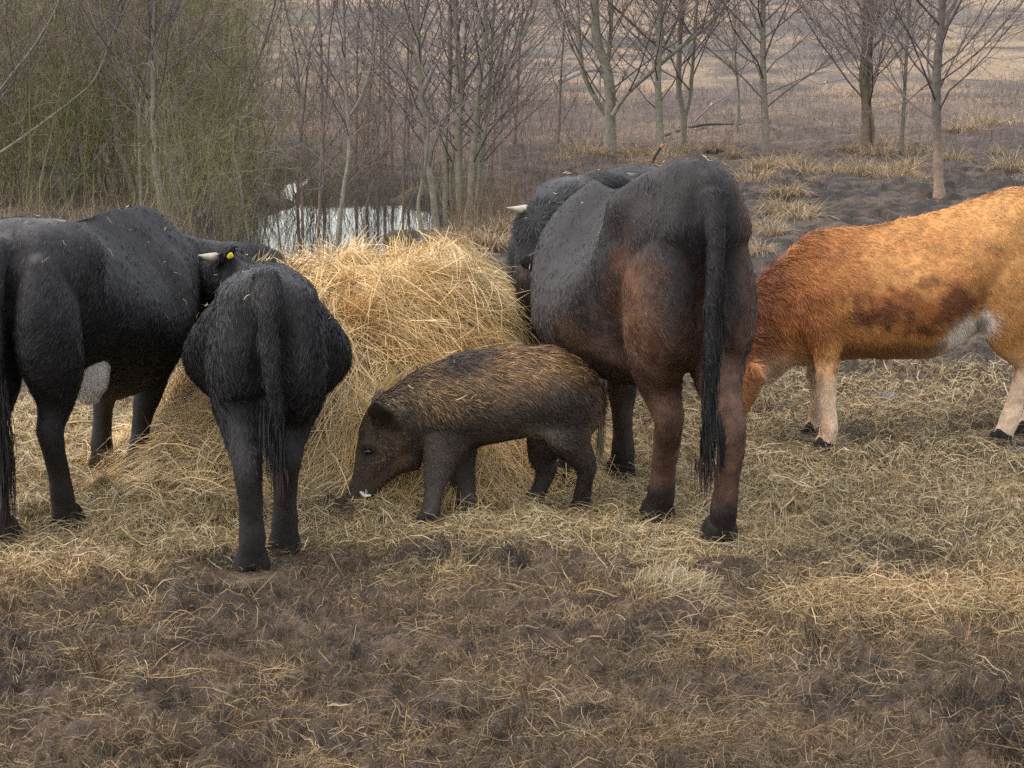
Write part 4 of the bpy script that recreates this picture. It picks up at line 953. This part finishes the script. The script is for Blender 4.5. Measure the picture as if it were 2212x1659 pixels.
def build_bull():
    """on the far side of the hay, facing the camera behind the brown cow"""
    yaw = math.radians(270 - 20); ox, oy = .62, 14.85
    B = Beast(ox, oy, yaw, "bull", "black bull with a pale horn and curly poll beyond the brown cow", "bull", "cattle feeding at the hay")
    k = 1.10; L = 1.18
    B.add(torso([(a, b - .10, *c) for a, b, *c in cow_rings(k, L, 1.0, 1.0)]))
    for nm, sy in (("l", .14), ("r", -.14)):
        B.hind((.0, sy), (0 + .06 * (sy > 0), sy), k); B.fore((L, sy), (L + .05 * (sy < 0), sy), k)
    pl = B.px(1182, 452, 13.25)
    mz = B.px(1142, 640, 13.12)
    B.add(sweep([(L - .22, 0, .98, .16, .20), (L - .02, 0, 1.0, .165, .18), (*(B.px(1255, 452, 13.5)), .14, .15), (*(B.px(1205, 480, 13.32)), .125, .12)], (0, 1, 0)))
    B.sweep([(*B.px(1245, 412, 13.7), .08, .04), (*B.px(1300, 398, 13.85), .11, .06), (*B.px(1345, 412, 14.1), .14, .05)])
    B.sweep([(*(pl + (0, 0, .01)), .11, .06), (*(pl * .8 + mz * .2), .125, .11), (*(pl * .45 + mz * .55), .10, .09), (*mz, .08, .065)], (0, 1, 0))
    B.ear(B.px(1222, 482, 13.3), B.px(1262, 500, 13.3), .045); B.ear(B.px(1130, 468, 13.3), B.px(1112, 488, 13.36), .03)
    B.sweep([(-.20 * k, 0, .90 * k, .05, .05), (-.30, 0, .85, .04, .04), (-.31, 0, .4, .03, .03)])
    col = black_coat(.5)
    base_col = col
    def col(p, n, r): return mix(base_col(p, n, r), (.010, .009, .0095), (1 - sstep(.10, .19, np.linalg.norm(p - pl - (0, 0, -.03), axis=1))) * .8)
    def ln(p, n):
        d = np.linalg.norm(p - pl, axis=1); return .018 + .040 * (1 - sstep(.13, .22, d)) + .008 * sstep(1.1, 1.2, p[:, 2])
    B.skin(col); B.coat(80000, col, cow_flow, ln, .45, .0015, 4, .6, lambda p, n: (p[:, 2] > .6) | (np.random.default_rng(1).random(len(p)) < .3))
    hb = B.px(1140, 453, 13.24); ht = B.px(1096, 449, 13.15)
    B.horn([(*hb, .024, .024), (*(hb * .55 + ht * .45 + (0, 0, -.004)), .018, .018), (*ht, .003, .003)])
    hb2 = B.px(1232, 456, 13.3); ht2 = B.px(1282, 446, 13.28)
    B.horn([(*hb2, .024, .024), (*(hb2 * .55 + ht2 * .45 + (0, 0, -.004)), .018, .018), (*ht2, .003, .003)])
    B.hooves(); return B
def build_calf():
    """right edge, side on, grazing to the left"""
    yaw = math.radians(180); ox, oy = 2.26, 13.5
    B = Beast(ox, oy, yaw, "calf", "orange brown calf with cream legs and dark flank, head lowered behind the brown cow", "calf", "cattle feeding at the hay")
    def q(x, y, Y=13.5): return B.px(x, y, Y)
    R = []
    for x, yt, yb, w, kk, qq in ((2320, 500, 620, .05, 1, .6), (2300, 445, 690, .12, 1, .6), (2250, 412, 720, .17, .8, .58), (2180, 408, 690, .20, .8, .58), (2120, 425, 716, .20, 1.0, .62), (2040, 450, 768, .22, 1.35, .66), (1950, 470, 775, .225, 1.4, .66),
                              (1860, 487, 775, .205, 1.25, .66), (1800, 492, 780, .185, 1.15, .7), (1745, 505, 790, .16, 1.05, .7), (1705, 540, 785, .12, 1.0, .7)):
        t = q(x, yt); b = q(x, yb); R.append((t[0], t[2], b[2], w, kk, qq, 0))
    B.add(torso(R, 36, 5))
    hn = B.loc(FEET["d_hn"]); hf = B.loc(FEET["d_hf"]); fn = B.loc(FEET["d_fn"]); ff = B.loc(FEET["d_ff"])
    k = .98
    B.hind((.03, .12), hn, k, .93); B.hind((.0, -.12), hf, k, .93)
    B.fore((.875, .11), fn, .86, 1.0); B.fore((.86, -.11), ff, .86, .95)
    # neck and head
    def nk(x, y, Y, a, b): return (*q(x, y, Y), a, b)
    B.sweep([nk(1770, 640, 13.5, .14, .25), nk(1715, 665, 13.5, .12, .215), nk(1668, 720, 13.5, .10, .175), nk(1622, 790, 13.5, .085, .13)])
    B.sweep([nk(1625, 765, 13.5, .075, .07), nk(1603, 815, 13.5, .10, .10), nk(1572, 880, 13.5, .075, .085), nk(1548, 940, 13.5, .06, .065), nk(1540, 970, 13.5, .06, .05)])
    B.ear(q(1622, 790, 13.36), q(1650, 815, 13.26), .04); B.ear(q(1620, 790, 13.6), q(1630, 800, 13.75), .04)
    B.sweep([(-.24, 0, 1.02, .03, .03), (-.31, 0, .9, .025, .025), (-.32, 0, .5, .02, .02)])
    fl = q(1960, 655); wh = q(2080, 716); gr = q(2112, 690)
    def col(p, n, r):
        a = fbm(p, .25, 3, 45); b = fbm(p, .05, 3, 46); x, z = p[:, 0], p[:, 2]
        c = mix((.38, .150, .042), (.475, .225, .072), sstep(-.4, .5, a + .4 * b))
        c = mix(c, (.54, .29, .10), sstep(.3, .0, x) * .5 if False else (1 - sstep(.0, .4, x)) * .5)
        fr = sstep(.70, .95, x + .15 * a) * sstep(.42, .55, z + .1 * b)
        c = mix(c, mix((.23, .065, .014), (.36, .125, .028), sstep(-.3, .4, a + b)), fr * .85)
        nkd = sstep(1.02, 1.12, x + .1 * a) * (1 - sstep(.80, .92, z)); c = mix(c, (.11, .028, .009), nkd * .75)
        d = np.sqrt(((x - fl[0]) / .29) ** 2 + ((z - fl[2]) / .15) ** 2)
        c = mix(c, mix((.10, .03, .010), (.26, .085, .020), sstep(-.3, .4, b * 1.5 + .6 * a)), (1 - sstep(.55, 1.15, d + .4 * a + .6 * b)) * .92)
        c = mix(c, (.16, .07, .028), (1 - sstep(.43, .50, z)) * sstep(.25, .45, x) * (1 - sstep(.75, .85, x)) * .8)
        ex, ez = x - wh[0], z - wh[2]; d = np.sqrt(((ex * .8 + ez * -.6) / .14) ** 2 + ((ex * .6 + ez * .8) / .075) ** 2); c = mix(c, (.80, .75, .68), (1 - sstep(.35, 1.45, d + .45 * b)) * .97)
        c = mix(c, (.50, .33, .19), (1 - sstep(.40, .50, z + .04 * a)) * sstep(.05, .15, x) * (1 - sstep(.30, .55, x)) * (z > .36) * .6)
        d = np.sqrt(((x - gr[0]) / .035) ** 2 + ((z - gr[2]) / .05) ** 2); c = mix(c, (.20, .17, .15), (1 - sstep(.4, 1.1, d)) * .8)
        legs = (1 - sstep(.26, .46, z + .06 * a)); c = mix(c, (.68, .50, .35), legs * .9)
        inner = legs * (1 - sstep(-.2, .3, np.sign(p[:, 1]) * n[:, 1] + n[:, 0] * .8)); c = mix(c, (.66, .55, .44), inner * .6)
        knee = np.exp(-((z - .32) / .05) ** 2) * (x > .6) * sstep(.0, .5, n[:, 0]); c = mix(c, (.12, .06, .03), knee * .7)
        pas = np.exp(-((z - .11) / .05) ** 2) * (x > .6) * sstep(-.2, .5, n[:, 0]); c = mix(c, (.30, .14, .06), pas * .6)
        c = mix(c, (.33, .125, .035), sstep(1.1, 1.18, x) * (1 - sstep(.36, .45, z)) * .9)
        c = mix(c, (.15, .07, .03), (np.abs(fbm(p, .09, 2, 47)) > .55) * .5)
        return c * ((.86 + .28 * r) * (1 + .22 * fbm(p * np.array([.5, 1, 1]), .03, 3, 91)))[:, None]
    def flow(p, n):
        f = cow_flow(p, n); nk_ = sstep(.85, 1.05, p[:, 0])[:, None]; return f * (1 - nk_) + nk_ * np.array((-.5, 0, -.35)) + nk_ * n * 0
    def ln(p, n): return (.022 + .026 * sstep(.6, 1.1, p[:, 0]) + .018 * sstep(.75, 1, n[:, 2])) * (.5 + .5 * sstep(.3, .55, p[:, 2]))
    B.skin(col, .011, 6, .005); B.coat(130000, col, flow, ln, .5, .0013, 6, .5)
    B.hooves(.85)
    tb = q(1606, 783, 13.3); mb = MB(); mb.add(*sweep([(*tb, .012, .004), (*(tb + (0, 0.0, -.03)), .012, .004)], (1, 0, 0), 12)); link("ear_tag", mb.mesh("ear_tag", True), M_tag, B.root)
    return B
def build_boar():
    yaw = math.radians(180); ox, oy = 0.20, 11.78
    B = Beast(ox, oy, yaw, "wild_boar", "young bristly wild boar with a small white tusk, rooting in the straw between the cows", "wild boar")
    def q(x, y, Y=11.78): return B.px(x, y, Y)
    R = []
    for x, yt, yb, w, kk, qq in ((1296, 845, 900, .035, 1, .6), (1280, 800, 935, .10, 1, .6), (1250, 772, 955, .145, 1, .6), (1200, 754, 950, .17, 1.05, .6), (1130, 752, 945, .178, 1.15, .62), (1060, 758, 960, .182, 1.15, .62), (995, 766, 974, .178, 1.1, .62), (940, 784, 982, .165, 1.05, .64), (895, 805, 1000, .14, 1.0, .66), (855, 828, 985, .11, 1, .7)):
        t = q(x, yt); b = q(x, yb); R.append((t[0], t[2], b[2], w, kk, qq, 0))
    B.add(torso(R, 32, 5))
    def nk(x, y, a, b, Y=11.78): return (*q(x, y, Y), a, b)
    B.sweep([nk(915, 900, .14, .155), nk(870, 915, .128, .142), nk(838, 938, .112, .122), nk(815, 972, .088, .088), nk(797, 1010, .062, .060), nk(783, 1045, .047, .045), nk(774, 1066, .043, .044), nk(771, 1078, .045, .041)])
    B.sweep([nk(885, 980, .075, .07), nk(852, 1000, .060, .05), nk(826, 1028, .044, .034), nk(804, 1056, .034, .022), nk(790, 1078, .026, .016)])
    B.sweep([nk(770, 1075, .047, .040), nk(766, 1085, .047, .042)])
    for sy in (1, -1):
        e0, e1 = q(846, 925), q(816, 852)
        B.ear(np.array((e0[0], sy * .095, e0[2])), np.array((e1[0], sy * .185, e1[2])), .070, .012, (1, 0, .55))
    B.bumps = [((q(797, 955)[0], .085, q(797, 955)[2]), (.035, .04, .02), .014), ((q(800, 970)[0], .08, q(800, 970)[2]), (.022, .04, .018), -.012), ((q(845, 990)[0], .10, q(845, 990)[2]), (.05, .06, .05), .016),
               ((q(960, 900)[0], .18, q(960, 900)[2]), (.10, .08, .14), .018), ((q(900, 940)[0], .15, q(900, 940)[2]), (.03, .08, .12), -.018), ((q(1165, 900)[0], .17, q(1165, 900)[2]), (.06, .08, .08), -.02), ((q(1215, 850)[0], .15, q(1215, 850)[2]), (.10, .08, .10), .012)]
    def leg(pts): B.sweep([(*q(x, y, Y), a, b) for x, y, Y, a, b in pts])
    Yn, Yf = FEET["e_fn"][1], FEET["e_ff"][1]
    leg([(968, 915, 11.70, .075, .125), (955, 970, 11.66, .060, .088), (944, 1020, 11.61, .042, .055), (938, 1058, 11.58, .032, .039), (934, 1082, 11.56, .032, .037), (929, 1108, 11.54, .034, .037), (923, 1124, 11.52, .036, .04)])
    leg([(975, 930, 11.86, .07, .12), (990, 1000, 11.85, .052, .072), (1002, 1045, 11.80, .037, .046), (1008, 1075, 11.77, .034, .038), (1010, 1100, 11.76, .035, .04)])
    leg([(1222, 850, 11.745, .085, .13), (1222, 905, 11.725, .078, .118), (1232, 948, 11.72, .06, .088), (1250, 980, 11.74, .045, .060), (1266, 1005, 11.77, .038, .044), (1264, 1035, 11.80, .031, .034), (1258, 1068, 11.84, .033, .034), (1254, 1090, 11.85, .036, .038)])
    leg([(1215, 870, 11.86, .075, .13), (1182, 945, 11.88, .058, .085), (1172, 985, 11.91, .042, .056), (1180, 1012, 11.93, .036, .044), (1170, 1045, 11.94, .031, .034), (1158, 1070, 11.94, .032, .034), (1150, 1084, 11.94, .035, .038)])
    B.sweep([(*q(1288, 835), .018, .018), (*q(1300, 870), .014, .014), (*q(1297, 925), .009, .009)])
    def col(p, n, r):
        a = fbm(p, .2, 3, 48); b = fbm(p, .04, 3, 49); x, z = p[:, 0], p[:, 2]
        c = mix((.022, .018, .0165), (.040, .032, .028), sstep(-.4, .4, a + .5 * b))
        up = sstep(.46, .62, z + .06 * a); tan_ = mix((.060, .034, .017), (.20, .118, .050), r ** 1.5)
        c = mix(c, tan_, up * .9)
        sh = np.exp(-(((x - .47) / .17) ** 2 + ((z - .49) / .09) ** 2)); c = mix(c, mix((.03, .022, .013), (.20, .125, .05), r ** 2), np.clip(sh * 1.1, 0, 1) * .85)
        mane = np.exp(-((x - .42 + (z - .6) * .9) / .085) ** 2) * sstep(.53, .60, z); c = mix(c, (.016, .013, .012), np.clip(mane * 1.3, 0, 1) * .85)
        hd = sstep(.60, .68, x); c = mix(c, mix((.026, .020, .016), (.17, .125, .08), np.clip(r ** 2 * .9 + .25 * b, 0, 1)), hd * .8)
        br = hd * np.exp(-(((x - q(800, 1030)[0]) / .07) ** 2 + ((z - q(800, 1030)[2]) / .05) ** 2)); c = mix(c, (.105, .062, .034), br * .6)
        ck = np.exp(-(((x - q(868, 985)[0]) / .05) ** 2 + ((z - q(868, 985)[2]) / .06) ** 2)); c = mix(c, (.10, .055, .028), ck * .6)
        ey = np.exp(-(((x - q(795, 968)[0]) / .035) ** 2 + ((z - q(795, 968)[2]) / .03) ** 2)); c = mix(c, (.014, .012, .011), ey * .85)
        er = np.exp(-(((x - q(835, 885)[0]) / .05) ** 2 + ((z - q(835, 885)[2]) / .06) ** 2)) * sstep(.09, .12, np.abs(p[:, 1])); c = mix(c, (.013, .011, .010), er * .95)
        c = mix(c, (.010, .009, .009), np.exp(-(((x - q(768, 1082)[0]) / .03) ** 2 + ((z - q(768, 1082)[2]) / .035) ** 2)) * .9)
        c = mix(c, (.11, .098, .088), np.exp(-(((x - q(1165, 930)[0]) / .09) ** 2 + ((z - q(1165, 930)[2]) / .045) ** 2)) * .8)
        c = mix(c, (.10, .072, .04), (1 - sstep(-.14, -.06, x)) * sstep(.24, .32, z) * .7)
        low = 1 - sstep(.12, .3, z); c = mix(c, (.030, .025, .023), low * .7)
        return c * np.array((1.95, 1.8, 1.65)) * (.55 + .95 * r ** 2)[:, None]
    def flow(p, n):
        f = np.zeros_like(p); leg = 1 - sstep(.16, .3, p[:, 2]); f[:, 0] = -1 * (1 - leg) - .05; f[:, 2] = -.35 - leg - .25 * np.abs(n[:, 1]); return f
    def ln(p, n): return (.020 + .028 * sstep(.3, .55, p[:, 2]) + .03 * sstep(.75, 1, n[:, 2])) * (1 - .25 * sstep(.6, .8, p[:, 0])) * (1 - .6 * sstep(.80, .88, p[:, 0])) * (1 - .75 * sstep(.12, .15, np.abs(p[:, 1])) * sstep(.60, .64, p[:, 0]))
    B.skin(col, .010, 5, .004); B.coat(150000, col, flow, ln, .36, .0011, 7, .45)
    rng = np.random.default_rng(9)
    B.tuft([tuple(q(1298, 905)), tuple(q(1297, 940))], .006, 130, .12, (.20, .155, .09), "tail_tuft", 4, .0011)
    B.feet = [(*B.loc(FEET["e_fn"])[:2], .72), (*B.loc(FEET["e_ff"])[:2], .68), (*B.loc(FEET["e_hn"])[:2], .68), (*B.loc(FEET["e_hf"])[:2], .66)]
    B.hooves(.9)
    t0 = q(792, 1074, 11.735); t1 = q(800, 1064, 11.715); t2 = q(797, 1082, 11.73)
    mb = MB(); a = q(782, 1078, 11.73); b = q(795, 1072, 11.715); c = q(793, 1080, 11.715)
    mb.add(*sweep([(*q(780, 1064, 11.73), .007, .007), (*q(789, 1071, 11.70), .0075, .0075), (*q(801, 1070, 11.69), .003, .003)], (0, 0, 1), 10)); link("tusk", mb.mesh("tusk", True), M_tusk, B.root)
    B.ball((q(797, 968)[0], .078, q(797, 968)[2]), .014, "eye", M_eye); B.ball((q(797, 968)[0], -.078, q(797, 968)[2]), .014, "eye", M_eye)
    return B
def build_back_straw(beasts):
    """straws caught in the coats"""
    rng = np.random.default_rng(31); mb = MB()
    for B, n in beasts:
        p, no = sample(B.body.data, n * 30, rng); k = np.where((no[:, 2] > .25) & (p[:, 2] > .45))[0][:n]; p, no = p[k], no[k]
        N = len(p); d = rng.standard_normal((N, 3)); d = nrm(d - (d * no).sum(1)[:, None] * no)
        w = lambda v: np.stack([v[:, 0] * B.c - v[:, 1] * B.s, v[:, 0] * B.s + v[:, 1] * B.c, v[:, 2]], 1)
        v, f, c = strands(rng, w(p + no * .016) + B.o, w(d), w(no), rng.uniform(.012, .045, N), .4, rng.uniform(.0007, .0013, N), pick(rng, N, STRAW_COLS, (4, 2, 0, 3, 0, 0, 5)), 5)
        mb.add(v, f, c)
    tag(link("straw_bits", mb.mesh("straw_bits"), M_straw), "pale straw bits caught in the coats of the cattle", "straw", kind="stuff")
beasts = [(build_black_cow(), 70), (build_rear_cow(), 26), (build_brown_cow(), 26), (build_bull(), 60)]
build_calf(); beasts.append((build_boar(), 40))
build_back_straw(beasts)
